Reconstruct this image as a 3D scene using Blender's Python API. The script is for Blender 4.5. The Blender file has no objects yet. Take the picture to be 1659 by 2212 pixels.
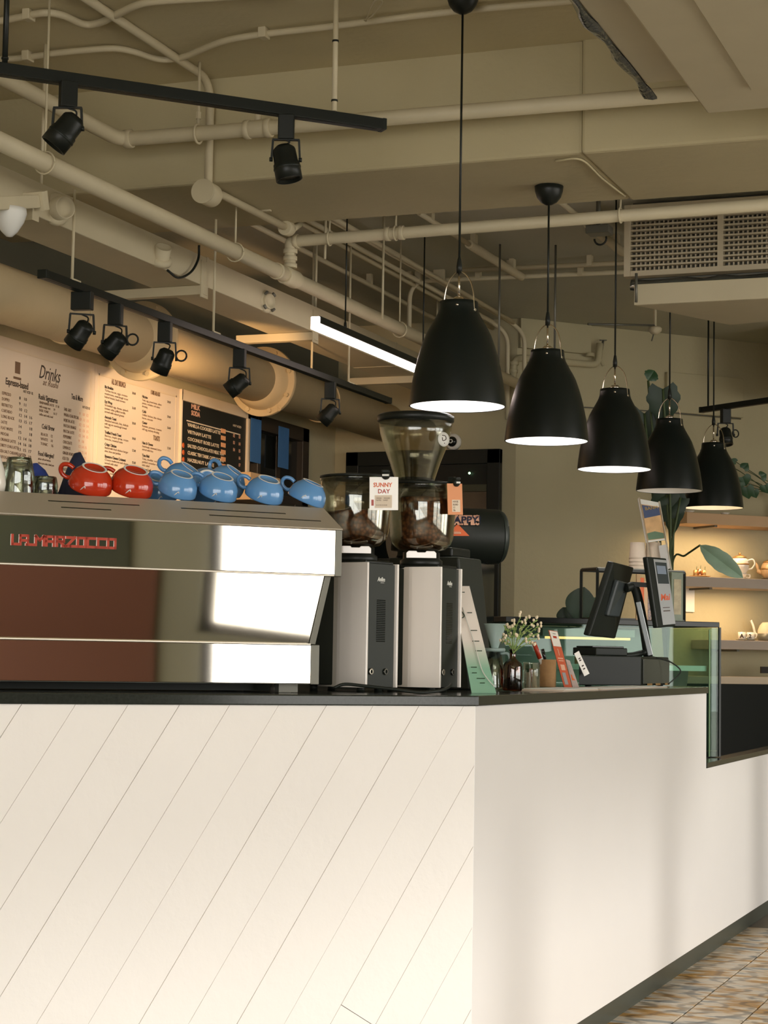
import bpy, math, random
from mathutils import Matrix, Vector
random.seed(7)
SC = bpy.context.scene
COL = SC.collection
R = math.radians

# ------------------------------------------------------------------ camera
FPX = 4174.15
PITCH, ROLL, YAW = R(4.328), R(.9327), R(20.9625)
CAMZ = 1.167
_h = Vector((-math.sin(YAW), math.cos(YAW), 0))
_r = Vector((math.cos(YAW), math.sin(YAW), 0))
_z = Vector((0, 0, 1))
FWD = _h * math.cos(PITCH) + _z * math.sin(PITCH)
_u = -_h * math.sin(PITCH) + _z * math.cos(PITCH)
RGT = _r * math.cos(ROLL) + _u * math.sin(ROLL)
UPV = -_r * math.sin(ROLL) + _u * math.cos(ROLL)
EYE = Vector((0, 0, CAMZ))
cam = bpy.data.cameras.new('camera')
cam.sensor_fit = 'HORIZONTAL'
cam.sensor_width = 36
cam.lens = 36 * FPX / 1659
cam.clip_start = .05
camo = bpy.data.objects.new('camera', cam)
COL.objects.link(camo)
_m = Matrix((RGT, UPV, -FWD)).transposed().to_4x4()
_m.translation = EYE
camo.matrix_world = _m
SC.camera = camo

# ------------------------------------------------------------------ light and exposure
SC.view_settings.view_transform = 'Standard'
SC.view_settings.look = 'None'
SC.view_settings.exposure = 0.18
SC.view_settings.gamma = 1.0
SC.view_settings.use_curve_mapping = False
SC.cycles.use_denoising = True
SC.cycles.max_bounces = 8
SC.cycles.diffuse_bounces = 5
SC.cycles.glossy_bounces = 4
SC.cycles.transparent_max_bounces = 16
SC.cycles.sample_clamp_indirect = 6.0
SC.cycles.caustics_reflective = False
SC.cycles.caustics_refractive = False
wd = bpy.data.worlds.new('daylight')
wd.use_nodes = True
SC.world = wd
bg = wd.node_tree.nodes['Background']
bg.inputs[0].default_value = (1.0, .972, .935, 1)
bg.inputs[1].default_value = 5.6
sd = bpy.data.lights.new('sun', 'SUN')
sd.energy = 1.1
sd.color = (1, .955, .88)
sd.angle = R(4.0)
so = bpy.data.objects.new('sun', sd)
COL.objects.link(so)
so.rotation_euler = Vector((-1, .30, -.225)).to_track_quat('-Z', 'Y').to_euler()
WIN = [(1.55, 3.25), (3.4, 5.1), (5.25, 6.95), (7.1, 8.8)]      # openings of the shopfront, along Y
WX = 4.2
for a, b in WIN:                                                # light portals in the shopfront openings
    ld = bpy.data.lights.new('window_portal', 'AREA')
    ld.shape = 'RECTANGLE'
    ld.size, ld.size_y = b - a, 2.6
    ld.cycles.is_portal = True
    lo = bpy.data.objects.new('window_portal', ld)
    COL.objects.link(lo)
    lo.location = (WX + .12, (a + b) / 2, 1.6)
    lo.rotation_euler = Vector((-1, 0, 0)).to_track_quat('-Z', 'Y').to_euler()

FWIN = (-2.4, 3.9)                                               # unseen window opening behind the camera, added to light the left counter face
ld = bpy.data.lights.new('window_portal', 'AREA')
ld.shape = 'RECTANGLE'
ld.size, ld.size_y = FWIN[1] - FWIN[0], 2.6
ld.cycles.is_portal = True
lo = bpy.data.objects.new('window_portal', ld)
COL.objects.link(lo)
lo.location = ((FWIN[0] + FWIN[1]) / 2, -2.42, 1.6)
lo.rotation_euler = Vector((0, 1, 0)).to_track_quat('-Z', 'Y').to_euler()

def spot(loc, target, energy, color, size, blend=.6, radius=.03):
    l = bpy.data.lights.new('spot_beam', 'SPOT')
    l.energy, l.color, l.spot_size, l.spot_blend, l.shadow_soft_size = energy, color, R(size), blend, radius
    o = bpy.data.objects.new('spot_beam', l)
    COL.objects.link(o)
    o.location = loc
    o.rotation_euler = (Vector(target) - Vector(loc)).to_track_quat('-Z', 'Y').to_euler()

# ------------------------------------------------------------------ measuring helpers: a sight line met with a real plane
def ray(px, py):
    return FWD * FPX + RGT * (px - 829.5) - UPV * (py - 1106)
def PL(px, py, p0, n):
    d = ray(px, py)
    n = Vector(n)
    return EYE + d * ((Vector(p0) - EYE).dot(n) / d.dot(n))
def PX(px, py, x): return PL(px, py, (x, 0, 0), (1, 0, 0))
def PY(px, py, y): return PL(px, py, (0, y, 0), (0, 1, 0))
def PZ(px, py, z): return PL(px, py, (0, 0, z), (0, 0, 1))
def PD(px, py, dep): return EYE + ray(px, py) * (dep / FPX)
CA = math.atan2(.7254, .6884)
CM = Matrix.Translation((-1.535, 4.676, 0)) @ Matrix.Rotation(CA, 4, 'Z')     # counter frame: x to the right along the left face, y into the counter
CI = CM.inverted()
def PC(px, py, v):
    """point of the counter frame on its plane y = v"""
    n = CM.to_3x3() @ Vector((0, 1, 0))
    return CI @ PL(px, py, CM @ Vector((0, v, 0)), n)

# ------------------------------------------------------------------ mesh helpers
class MB:
    def __init__(s, M=None):
        s.v, s.f, s.sm, s.M = [], [], [], M
    def add(s, vs, fs, sm=False):
        b = len(s.v)
        for p in vs:
            p = Vector(p)
            s.v.append(s.M @ p if s.M is not None else p)
        for f in fs:
            s.f.append([b + i for i in f])
            s.sm.append(sm)
        return s
    def box(s, x0, x1, y0, y1, z0, z1):
        s.add([(x0, y0, z0), (x1, y0, z0), (x1, y1, z0), (x0, y1, z0), (x0, y0, z1), (x1, y0, z1), (x1, y1, z1), (x0, y1, z1)],
              [(3, 2, 1, 0), (4, 5, 6, 7), (0, 1, 5, 4), (1, 2, 6, 5), (2, 3, 7, 6), (3, 0, 4, 7)])
        return s
    def bar(s, p, q, w, h, up=(0, 0, 1)):
        p, q = Vector(p), Vector(q)
        d = (q - p).normalized()
        up = Vector(up)
        if abs(d.dot(up.normalized())) > .995: up = Vector((1, 0, 0)) if abs(d.x) < .9 else Vector((0, 1, 0))
        a = d.cross(up).normalized() * (w / 2)
        c = a.cross(d).normalized() * (h / 2)
        s.add([p - a - c, p + a - c, p + a + c, p - a + c, q - a - c, q + a - c, q + a + c, q - a + c],
              [(0, 1, 2, 3), (7, 6, 5, 4), (4, 5, 1, 0), (5, 6, 2, 1), (6, 7, 3, 2), (7, 4, 0, 3)])
        return s
    def prism(s, poly, ax, a, b):
        """poly in the two other axes, extruded along ax from a to b"""
        n = len(poly)
        def mk(p, t):
            if ax == 'x': return (t, p[0], p[1])
            if ax == 'y': return (p[0], t, p[1])
            return (p[0], p[1], t)
        vs = [mk(p, a) for p in poly] + [mk(p, b) for p in poly]
        s.add(vs, [list(range(n))[::-1], list(range(n, 2 * n))] + [(i, (i + 1) % n, n + (i + 1) % n, n + i) for i in range(n)])
        return s
    def slab(s, pts, off):
        """polygon of 3D points thickened by a vector"""
        n = len(pts)
        off = Vector(off)
        s.add([Vector(p) for p in pts] + [Vector(p) + off for p in pts],
              [list(range(n))[::-1], list(range(n, 2 * n))] + [(i, (i + 1) % n, n + (i + 1) % n, n + i) for i in range(n)])
        return s
    def tube(s, path, r, n=12, caps=True, sm=True):
        path = [Vector(p) for p in path]
        rs = r if isinstance(r, (list, tuple)) else [r] * len(path)
        vs, fs = [], []
        prev = None
        for i, p in enumerate(path):
            d = (path[min(i + 1, len(path) - 1)] - path[max(i - 1, 0)]).normalized()
            if prev is None:
                a = d.orthogonal().normalized()
            else:
                a = (prev - d * prev.dot(d)).normalized()
            prev = a
            c = d.cross(a)
            for k in range(n):
                t = 2 * math.pi * k / n
                vs.append(p + (a * math.cos(t) + c * math.sin(t)) * rs[i])
        for i in range(len(path) - 1):
            for k in range(n):
                k2 = (k + 1) % n
                fs.append((i * n + k, i * n + k2, (i + 1) * n + k2, (i + 1) * n + k))
        s.add(vs, fs, sm)
        if caps:
            b = len(s.v) - len(vs)
            s.f.append([b + k for k in range(n)][::-1]); s.sm.append(False)
            e = b + (len(path) - 1) * n
            s.f.append([e + k for k in range(n)]); s.sm.append(False)
        return s
    def cyl(s, p, q, r, r2=None, n=20, caps=True, sm=True):
        return s.tube([p, q], [r, r if r2 is None else r2], n, caps, sm)
    def lathe(s, prof, n=32, c=(0, 0, 0), sm=True):
        vs, fs = [], []
        m = len(prof)
        for k in range(n):
            t = 2 * math.pi * k / n
            for r, z in prof:
                vs.append((c[0] + r * math.cos(t), c[1] + r * math.sin(t), c[2] + z))
        for k in range(n):
            k2 = (k + 1) % n
            for i in range(m - 1):
                fs.append((k * m + i, k2 * m + i, k2 * m + i + 1, k * m + i + 1))
        return s.add(vs, fs, sm)
    def ball(s, c, r, n=14, sz=1.0):
        return s.lathe([(max(1e-4, r * math.sin(math.pi * i / 8)), -r * sz * math.cos(math.pi * i / 8)) for i in range(9)], n, c)

W = {}
def link(o, parent, M=None):
    COL.objects.link(o)
    if parent is not None:
        o.parent = parent
        W[o.name] = W[parent.name]
    else:
        W[o.name] = Matrix.Identity(4) if M is None else M
def make(name, b, mat, parent=None, bev=0, seg=2):
    vs = b.v
    me = bpy.data.meshes.new(name)
    org = None
    if parent is not None:
        I = W[parent.name].inverted()
        vs = [I @ p for p in vs]
    else:
        lo = [min(p[i] for p in vs) for i in range(3)]
        hi = [max(p[i] for p in vs) for i in range(3)]
        org = Vector(((lo[0] + hi[0]) / 2, (lo[1] + hi[1]) / 2, lo[2]))
        vs = [p - org for p in vs]
    me.from_pydata([tuple(p) for p in vs], [], b.f)
    me.polygons.foreach_set('use_smooth', b.sm)
    me.materials.append(mat)
    me.update()
    o = bpy.data.objects.new(name, me)
    link(o, parent, Matrix.Translation(org) if org is not None else None)
    if org is not None:
        o.location = org
    if bev:
        m = o.modifiers.new('bevel', 'BEVEL')
        m.width, m.segments, m.limit_method = bev, seg, 'ANGLE'
        m.harden_normals = False
    return o
def tag(o, label, cat, group=None):
    o['label'], o['category'] = label, cat
    if group: o['group'] = group
    return o
def struct(o):
    o['kind'] = 'structure'
    return o
def stuff(o):
    o['kind'] = 'stuff'
    return o
def thing(name, label, cat, loc=(0, 0, 0), rz=0, group=None, M=None):
    o = bpy.data.objects.new(name, None)
    o.empty_display_size = .05
    COL.objects.link(o)
    if M is None:
        M = Matrix.Translation(loc) @ Matrix.Rotation(rz, 4, 'Z')
    o.matrix_basis = M
    W[o.name] = M
    return tag(o, label, cat, group)
def dup(o, M, label=None, parent=None):
    c = o.copy()
    COL.objects.link(c)
    if parent is None:
        c.matrix_basis = M
        if label: c['label'] = label
        W[c.name] = M
    else:
        c.parent = parent
        W[c.name] = W[parent.name]
    for ch in list(o.children):
        dup(ch, None, None, c)
    return c
def frame(o, x, y):
    x = Vector(x).normalized()
    y = Vector(y)
    y = (y - x * y.dot(x)).normalized()
    z = x.cross(y)
    M = Matrix((x, y, z)).transposed().to_4x4()
    M.translation = Vector(o)
    return M
def aim(loc, d, up=(0, 0, 1)):
    """frame whose z axis runs along d"""
    z = Vector(d).normalized()
    u = Vector(up)
    if abs(z.dot(u)) > .98: u = Vector((0, 1, 0))
    x = u.cross(z).normalized()
    y = z.cross(x)
    M = Matrix((x, y, z)).transposed().to_4x4()
    M.translation = Vector(loc)
    return M
def text(name, s, M, size, mat, parent, align='LEFT', ex=.0006, width=None, bold=0, space=1.0, lines=1.0, shear=0):
    cu = bpy.data.curves.new(name, 'FONT')
    cu.body, cu.size, cu.align_x, cu.extrude, cu.resolution_u = s, size, align, ex, 2
    cu.offset, cu.space_character, cu.space_line, cu.shear = bold, space, lines, shear
    cu.materials.append(mat)
    o = bpy.data.objects.new('lettering_source', cu)
    me = o.to_mesh().copy()                       # letter outlines as an ordinary mesh
    o.to_mesh_clear()
    bpy.data.objects.remove(o)
    bpy.data.curves.remove(cu)
    me.name = name
    sx = 1
    if width:
        xs = [v.co.x for v in me.vertices]
        sx = width / max(1e-6, max(xs) - min(xs))
    T = W[parent.name].inverted() @ M @ Matrix.Diagonal((sx, 1, 1, 1))
    me.transform(T)
    me.materials.clear()
    me.materials.append(mat)
    o = bpy.data.objects.new(name, me)
    link(o, parent)
    if '\n' in s: stuff(o)                       # several lines of small print
    return o
def bend(path, rad, n=6):
    """round the corners of a polyline"""
    path = [Vector(p) for p in path]
    out = [path[0]]
    for i in range(1, len(path) - 1):
        a, p, c = path[i - 1], path[i], path[i + 1]
        r1 = min(rad, (a - p).length * .49, (c - p).length * .49)
        s0, s1 = p + (a - p).normalized() * r1, p + (c - p).normalized() * r1
        for k in range(n + 1):
            t = k / n
            out.append(s0 * (1 - t) ** 2 + p * 2 * t * (1 - t) + s1 * t * t)
    out.append(path[-1])
    return out
def spline(pts, n=8):
    pts = [Vector(p) for p in pts]
    P = [pts[0] * 2 - pts[1]] + pts + [pts[-1] * 2 - pts[-2]]
    out = []
    for i in range(1, len(P) - 2):
        a, b, c, d = P[i - 1], P[i], P[i + 1], P[i + 2]
        for k in range(n):
            t = k / n
            out.append(.5 * (2 * b + (c - a) * t + (2 * a - 5 * b + 4 * c - d) * t * t + (3 * b - a - 3 * c + d) * t ** 3))
    out.append(pts[-1])
    return out

# ------------------------------------------------------------------ materials
def srgb(r, g, b):
    f = lambda c: c / 12.92 if c <= .04045 else ((c + .055) / 1.055) ** 2.4
    return (f(r / 255), f(g / 255), f(b / 255), 1)
def mat(name, col, rough=.6, metal=0, var=0, scale=8, bump=0, bscale=60, spec=None, coat=0, emit=None, estr=0):
    m = bpy.data.materials.new(name)
    m.use_nodes = True
    nt = m.node_tree
    p = nt.nodes['Principled BSDF']
    if len(col) == 3: col = (*col, 1)
    p.inputs['Base Color'].default_value = col
    p.inputs['Roughness'].default_value = rough
    p.inputs['Metallic'].default_value = metal
    if spec is not None: p.inputs['Specular IOR Level'].default_value = spec
    if coat: p.inputs['Coat Weight'].default_value = coat
    if emit:
        p.inputs['Emission Color'].default_value = (*emit, 1)
        p.inputs['Emission Strength'].default_value = estr
    if var or bump:
        tc = nt.nodes.new('ShaderNodeTexCoord')
    if var:
        n = nt.nodes.new('ShaderNodeTexNoise')
        n.inputs['Scale'].default_value = scale
        n.inputs['Detail'].default_value = 6
        nt.links.new(tc.outputs['Object'], n.inputs['Vector'])
        mx = nt.nodes.new('ShaderNodeMix')
        mx.data_type = 'RGBA'
        mx.inputs[6].default_value = tuple(c * (1 - var) for c in col[:3]) + (1,)
        mx.inputs[7].default_value = tuple(min(1, c * (1 + var)) for c in col[:3]) + (1,)
        nt.links.new(n.outputs['Fac'], mx.inputs[0])
        nt.links.new(mx.outputs[2], p.inputs['Base Color'])
    if bump:
        n2 = nt.nodes.new('ShaderNodeTexNoise')
        n2.inputs['Scale'].default_value = bscale
        n2.inputs['Detail'].default_value = 4
        nt.links.new(tc.outputs['Object'], n2.inputs['Vector'])
        bp = nt.nodes.new('ShaderNodeBump')
        bp.inputs['Strength'].default_value = bump
        bp.inputs['Distance'].default_value = .01
        nt.links.new(n2.outputs['Fac'], bp.inputs['Height'])
        nt.links.new(bp.outputs[0], p.inputs['Normal'])
    return m
def glass(name, tint=(.95, .97, .95), refl=.6, rough=.02, base=.03):
    """thin pane: clear with a fresnel sheen"""
    m = bpy.data.materials.new(name)
    m.use_nodes = True
    nt = m.node_tree
    nt.nodes.remove(nt.nodes['Principled BSDF'])
    out = nt.nodes['Material Output']
    t = nt.nodes.new('ShaderNodeBsdfTransparent')
    t.inputs[0].default_value = (*tint, 1)
    g = nt.nodes.new('ShaderNodeBsdfGlossy')
    g.inputs['Roughness'].default_value = rough
    g.inputs[0].default_value = (.9, .95, .93, 1)
    f = nt.nodes.new('ShaderNodeLayerWeight')
    f.inputs[0].default_value = .35
    a = nt.nodes.new('ShaderNodeMath')
    a.operation = 'MULTIPLY_ADD'
    a.inputs[1].default_value = refl
    a.inputs[2].default_value = base
    nt.links.new(f.outputs['Fresnel'], a.inputs[0])
    mx = nt.nodes.new('ShaderNodeMixShader')
    nt.links.new(a.outputs[0], mx.inputs[0])
    nt.links.new(t.outputs[0], mx.inputs[1])
    nt.links.new(g.outputs[0], mx.inputs[2])
    nt.links.new(mx.outputs[0], out.inputs[0])
    return m
def emis(name, col, s):
    m = bpy.data.materials.new(name)
    m.use_nodes = True
    nt = m.node_tree
    nt.nodes.remove(nt.nodes['Principled BSDF'])
    e = nt.nodes.new('ShaderNodeEmission')
    e.inputs[0].default_value = (*col, 1)
    e.inputs[1].default_value = s
    nt.links.new(e.outputs[0], nt.nodes['Material Output'].inputs[0])
    return m

KH = (.60, .525, .325)
M_ceil = mat('ceiling_paint', KH, .9, var=.10, scale=2.5, bump=.25, bscale=35)
M_beam = mat('beam_paint', (.53, .46, .28), .9, var=.12, scale=2, bump=.3, bscale=25)
M_wall = mat('wall_plaster', (.49, .435, .275), .9, var=.08, scale=3, bump=.2, bscale=40)
M_dkwall = mat('dark_wall', (.16, .155, .11), .9, var=.15, scale=3)
M_pipe = mat('pipe_paint', (.60, .525, .35), .55, var=.06, scale=12)
M_duct = mat('duct_paint', (.57, .50, .335), .7, var=.08, scale=6)
M_drain = mat('drain_pipe_paint', (.60, .47, .27), .6, var=.12, scale=5, bump=.15, bscale=20)
M_foil = mat('foil', (.26, .28, .27), .2, .85, var=.4, scale=9, bump=.8, bscale=14)
M_white = mat('white_laminate', (.85, .825, .80), .38, var=.02, scale=4)
M_plank = mat('white_painted_plank', (.85, .81, .76), .5, var=.025, scale=5, bump=.12, bscale=30)
M_groove = mat('plank_backing', (.60, .53, .44), .8)
M_top = mat('black_granite', (.022, .026, .021), .14, var=.5, scale=140, spec=.35)
M_plinth = mat('plinth_grey', (.055, .062, .05), .35, var=.15, scale=6)
M_steel = mat('brushed_steel', (.78, .72, .61), .48, 1, var=.04, scale=20)
M_strip = mat('satin_steel', (.62, .55, .44), .45, .55)
M_mirror = mat('mirror_steel', (.86, .80, .69), .035, 1)
M_cheek = mat('grey_side_frame', (.16, .155, .125), .42, .4)
M_black = mat('black_plastic', (.013, .016, .012), .45, spec=.25)
M_blackm = mat('black_metal', (.011, .013, .010), .4, spec=.3)
M_blackg = mat('black_gloss', (.010, .012, .010), .12)
M_shade = mat('black_lamp_enamel', (.008, .011, .009), .32, var=.1, scale=30, spec=.28)
M_inner = mat('white_lamp_inside', (.9, .88, .85), .6)
M_chrome = mat('chrome', (.78, .70, .58), .12, 1)
M_red = mat('red_glaze', (.50, .032, .008), .12, coat=.4)
M_blue = mat('blue_glaze', (.115, .29, .56), .16, coat=.4)
M_rim = mat('unglazed_rim', (.75, .74, .68), .5)
M_letter = mat('red_letter', (.42, .038, .012), .4)
M_greywall = mat('grey_wall', (.20, .20, .15), .85)
M_redwall = mat('red_wall', (.098, .029, .010), .8, var=.05, scale=2)
M_greenwall = mat('green_wall', (.030, .036, .018), .85, var=.4, scale=2)
M_glass = glass('clear_glass', (.93, .93, .88), .55)
M_tumbler = glass('tumbler_glass', (.86, .86, .79), .8, .03, .08)
M_hopper = glass('hopper_plastic', (.94, .91, .84), .6, .05, .05)
M_cone = glass('cone_plastic', (.90, .87, .78), .5, .12, .08)
M_case = glass('case_glass', (.74, .84, .78), .20, .01, .015)
M_amber = glass('amber_glass', (.46, .20, .09), .8, .04, .08)
M_gcover = mat('grinder_white', (.90, .83, .75), .20, coat=.8)
M_gblack = mat('grinder_black', (.024, .028, .021), .5, spec=.35)
M_paper = mat('menu_paper', (.80, .67, .52), .7, var=.03, scale=3)
M_frame = mat('menu_frame', (.80, .66, .48), .5)
M_board = mat('black_board', (.012, .013, .010), .6)
M_ink = mat('dark_ink', (.07, .05, .035), .8)
M_ink2 = mat('brown_ink', (.20, .12, .07), .8)
M_pink = mat('pink_print', (.75, .42, .28), .7)
M_orange = mat('orange_print', (.75, .14, .03), .6)
M_bluetape = mat('blue_tape', (.045, .15, .36), .6, var=.1, scale=20)
M_card = mat('cardboard', (.52, .35, .19), .85)
M_winframe = mat('dark_window_frame', (.030, .022, .014), .5)
M_wood = mat('light_wood_shelf', (.66, .43, .24), .6, var=.08, scale=8)
M_shelf = mat('pale_shelf', (.55, .45, .36), .6, var=.05, scale=8)
M_cream = mat('cream_paint', (.74, .60, .43), .7, var=.05, scale=3)
M_leaf = mat('leaf_green', (.030, .085, .030), .4, var=.4, scale=10)
M_leafdk = mat('dark_leaf', (.014, .035, .014), .45, var=.3, scale=10)
M_leaflt = mat('pale_leaf', (.25, .37, .26), .45, var=.25, scale=14)
M_stem = mat('stem_green', (.06, .09, .03), .6)
M_petal = mat('flower_bud', (.86, .72, .50), .7)
M_sprig = mat('sprig_green', (.30, .42, .12), .7)
M_cork = mat('cork', (.34, .19, .075), .8, var=.2, scale=90)
M_wht = mat('white_ceramic', (.84, .79, .70), .2, coat=.3)
M_gold = mat('gold_trim', (.60, .36, .15), .42, .8)
M_mint = mat('mint_ceramic', (.42, .55, .52), .35)
M_sil = mat('silver_screen', (.33, .34, .34), .3)
M_plantpot = mat('grey_pot', (.15, .14, .12), .7)
M_navy = mat('navy_cloth', (.016, .020, .05), .8)
M_royal = mat('royal_blue_cloth', (.03, .06, .30), .8)
M_cup = mat('paper_cup', (.72, .60, .47), .7)
M_ledbar = emis('led_bar_light', (1, .80, .72), 9)
M_warmled = emis('warm_led', (1, .64, .24), 1.7)
M_bulb = emis('cool_bulb', (1, .97, .95), 60)
M_bulb2 = emis('dim_bulb', (1, .86, .66), 2.2)
M_bulb3 = emis('warm_bulb', (1, .72, .42), 14)
M_greendot = emis('green_indicator', (.5, 1, .5), 3)
M_vgrille = mat('grille_cream', (.56, .48, .33), .6)
M_ground = mat('outside_paving', (.62, .60, .55), .9)

# coffee beans: brown lumps
M_bean = mat('coffee_beans', (.075, .032, .013), .35)
nt = M_bean.node_tree
tc = nt.nodes.new('ShaderNodeTexCoord')
vo = nt.nodes.new('ShaderNodeTexVoronoi'); vo.inputs['Scale'].default_value = 95
rp = nt.nodes.new('ShaderNodeValToRGB')
rp.color_ramp.elements[0].color = (.30, .125, .05, 1); rp.color_ramp.elements[1].color = (.05, .020, .009, 1)
rp.color_ramp.elements[1].position = .7
nt.links.new(tc.outputs['Object'], vo.inputs['Vector']); nt.links.new(vo.outputs['Distance'], rp.inputs[0])
nt.links.new(rp.outputs[0], nt.nodes['Principled BSDF'].inputs['Base Color'])
bp = nt.nodes.new('ShaderNodeBump'); bp.inputs['Strength'].default_value = .8; bp.invert = True
nt.links.new(vo.outputs['Distance'], bp.inputs['Height']); nt.links.new(bp.outputs[0], nt.nodes['Principled BSDF'].inputs['Normal'])

# printed, worn floor tile
M_tile = mat('worn_printed_tile', (.5, .45, .38), .45)
nt = M_tile.node_tree
P = nt.nodes['Principled BSDF']
tc = nt.nodes.new('ShaderNodeTexCoord'); oi = nt.nodes.new('ShaderNodeObjectInfo')
ad = nt.nodes.new('ShaderNodeVectorMath'); ad.operation = 'MULTIPLY_ADD'
cmb = nt.nodes.new('ShaderNodeCombineXYZ')
ml = nt.nodes.new('ShaderNodeMath'); ml.operation = 'MULTIPLY'; ml.inputs[1].default_value = 37
nt.links.new(oi.outputs['Random'], ml.inputs[0])
for i in range(3): nt.links.new(ml.outputs[0], cmb.inputs[i])
ad.inputs[1].default_value = (.55, 1.5, 1)
nt.links.new(tc.outputs['Object'], ad.inputs[0]); nt.links.new(cmb.outputs[0], ad.inputs[2])
def noise(sc, det=6):
    n = nt.nodes.new('ShaderNodeTexNoise'); n.inputs['Scale'].default_value = sc; n.inputs['Detail'].default_value = det
    nt.links.new(ad.outputs[0], n.inputs['Vector']); return n
n1, n2 = noise(9), noise(14)
wv = nt.nodes.new('ShaderNodeTexWave'); wv.inputs['Scale'].default_value = 5; wv.inputs['Distortion'].default_value = 9; wv.inputs['Detail'].default_value = 4
nt.links.new(ad.outputs[0], wv.inputs['Vector'])
r1 = nt.nodes.new('ShaderNodeValToRGB')
e = r1.color_ramp.elements
e[0].position, e[0].color = .36, (.30, .31, .30, 1)
e[1].position, e[1].color = .60, (.50, .28, .08, 1)
x = r1.color_ramp.elements.new(.44); x.color = (.74, .66, .55, 1)
x = r1.color_ramp.elements.new(.53); x.color = (.66, .55, .41, 1)
nt.links.new(n1.outputs['Fac'], r1.inputs[0])
r2 = nt.nodes.new('ShaderNodeValToRGB')
r2.color_ramp.elements[0].position, r2.color_ramp.elements[0].color = .05, (.12, .11, .10, 1)
r2.color_ramp.elements[1].position, r2.color_ramp.elements[1].color = .3, (1, 1, 1, 1)
nt.links.new(wv.outputs['Fac'], r2.inputs[0])
mm = nt.nodes.new('ShaderNodeMix'); mm.data_type = 'RGBA'; mm.blend_type = 'MULTIPLY'
nt.links.new(n2.outputs['Fac'], mm.inputs[0])
nt.links.new(r1.outputs[0], mm.inputs[6]); nt.links.new(r2.outputs[0], mm.inputs[7])
nt.links.new(mm.outputs[2], P.inputs['Base Color'])
M_grout = mat('floor_grout', (.22, .19, .15), .9, var=.1)

# green and white gradient print for the leaning menu sign (runs up its own length)
M_sign = mat('mint_print', (.7, .7, .6), .25, coat=.3)
nt = M_sign.node_tree
tc = nt.nodes.new('ShaderNodeTexCoord'); sp = nt.nodes.new('ShaderNodeSeparateXYZ')
rp = nt.nodes.new('ShaderNodeValToRGB')
rp.color_ramp.elements[0].color = (.28, .52, .37, 1); rp.color_ramp.elements[0].position = .22
rp.color_ramp.elements[1].color = (.88, .80, .72, 1); rp.color_ramp.elements[1].position = .48
nt.links.new(tc.outputs['Generated'], sp.inputs[0]); nt.links.new(sp.outputs[2], rp.inputs[0])
nt.links.new(rp.outputs[0], nt.nodes['Principled BSDF'].inputs['Base Color'])

# ================================================================== THE SETTING
FW = 10.65                      # back wall
LW = -4.4                       # menu wall
CZ = 3.29
fl = struct(make('floor', MB().box(LW - .2, WX + .1, -2.4, 14.5, -.12, -.008), M_grout))
tm = None
for i in range(0, 9):
    for j in range(0, 20):
        x, y = -1.5915 + i * .2066, 4.6 + j * .2066
        if tm is None:
            t = make('tile', MB().box(x + .002, x + .2046, y + .002, y + .2046, -.03, 0), M_tile, fl, bev=.002, seg=1)
            # origin of the tile's own mesh at its corner so that copies can be shifted
            tm, x0, y0 = t, x, y
        else:
            c = tm.copy(); COL.objects.link(c); c.location = (x - x0, y - y0, random.uniform(-.0006, .0006))
struct(make('wall_left', MB().box(LW - .2, LW, -2.4, FW + .2, 0, 3.5), M_wall))
struct(make('wall_back', MB().box(LW, -3.27, FW, FW + .2, 0, 3.5), M_wall))
KC = Vector((-3.27, FW, 0)); KT = Vector((.6884, .7254, 0)); KN = Vector((.7254, -.6884, 0))
def PW(px, py, off): return PL(px, py, KC + KN * off, KN)       # a plane parallel to the slanting wall
b = MB()
q = [KC, KC + KT * 2.2, KC + KT * 2.2 - KN * .3, KC - KN * .3 - KT * .1]
b.slab([Vector((p.x, p.y, 0)) for p in q], (0, 0, 3.5))
struct(make('wall_corner', b, M_wall))
e1 = KC + KT * 2.2
b = MB().box(e1.x - .05, WX + .2, e1.y + .22, e1.y + .4, 0, 3.5)
struct(make('wall_end', b, M_wall))
b = MB().box(LW, FWIN[0], -2.4, -2.2, 0, 3.5).box(FWIN[1], WX, -2.4, -2.2, 0, 3.5)
b.box(FWIN[0], FWIN[1], -2.4, -2.2, 2.9, 3.5).box(FWIN[0], FWIN[1], -2.4, -2.2, 0, .25)
struct(make('wall_front', b, M_wall))
b = MB()
for k in range(4):
    x = FWIN[0] + .03 + (FWIN[1] - FWIN[0] - .06) * k / 3
    b.box(x - .03, x + .03, -2.34, -2.28, .25, 2.9)
struct(make('window_6', b.box(FWIN[0], FWIN[1], -2.34, -2.28, .25, .31).box(FWIN[0], FWIN[1], -2.34, -2.28, 2.84, 2.9), M_winframe))  # frame of the opening added behind the camera for light
# shopfront on the right, with its openings
b = MB().box(WX, WX + .2, -2.4, WIN[0][0], 0, 3.5).box(WX, WX + .2, WIN[-1][1], 14, 0, 3.5)
b.box(WX, WX + .2, WIN[0][0], WIN[-1][1], 2.9, 3.5).box(WX, WX + .2, WIN[0][0], WIN[-1][1], 0, .25)
for i in range(3): b.box(WX, WX + .2, WIN[i][1], WIN[i + 1][0], .25, 2.9)
struct(make('wall_right', b, M_greywall))
struct(make('trim_1', MB().box(WX - .03, WX - .001, -2.2, 1.28, 0, 1.60), M_redwall))
struct(make('trim_2', MB().box(WX - .025, WX - .001, -2.2, 1.05, 1.60, 3.2), M_greenwall))
for i, (a, c) in enumerate(WIN):
    b = MB()
    for y in (a + .03, c - .03): b.box(WX + .06, WX + .12, y - .03, y + .03, .25, 2.9)
    for z in (.28, 2.87): b.box(WX + .06, WX + .12, a, c, z - .03, z + .03)
    b.box(WX + .07, WX + .11, a, c, 2.2, 2.24)
    struct(make('window_%d' % (i + 2), b, M_winframe))
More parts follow.
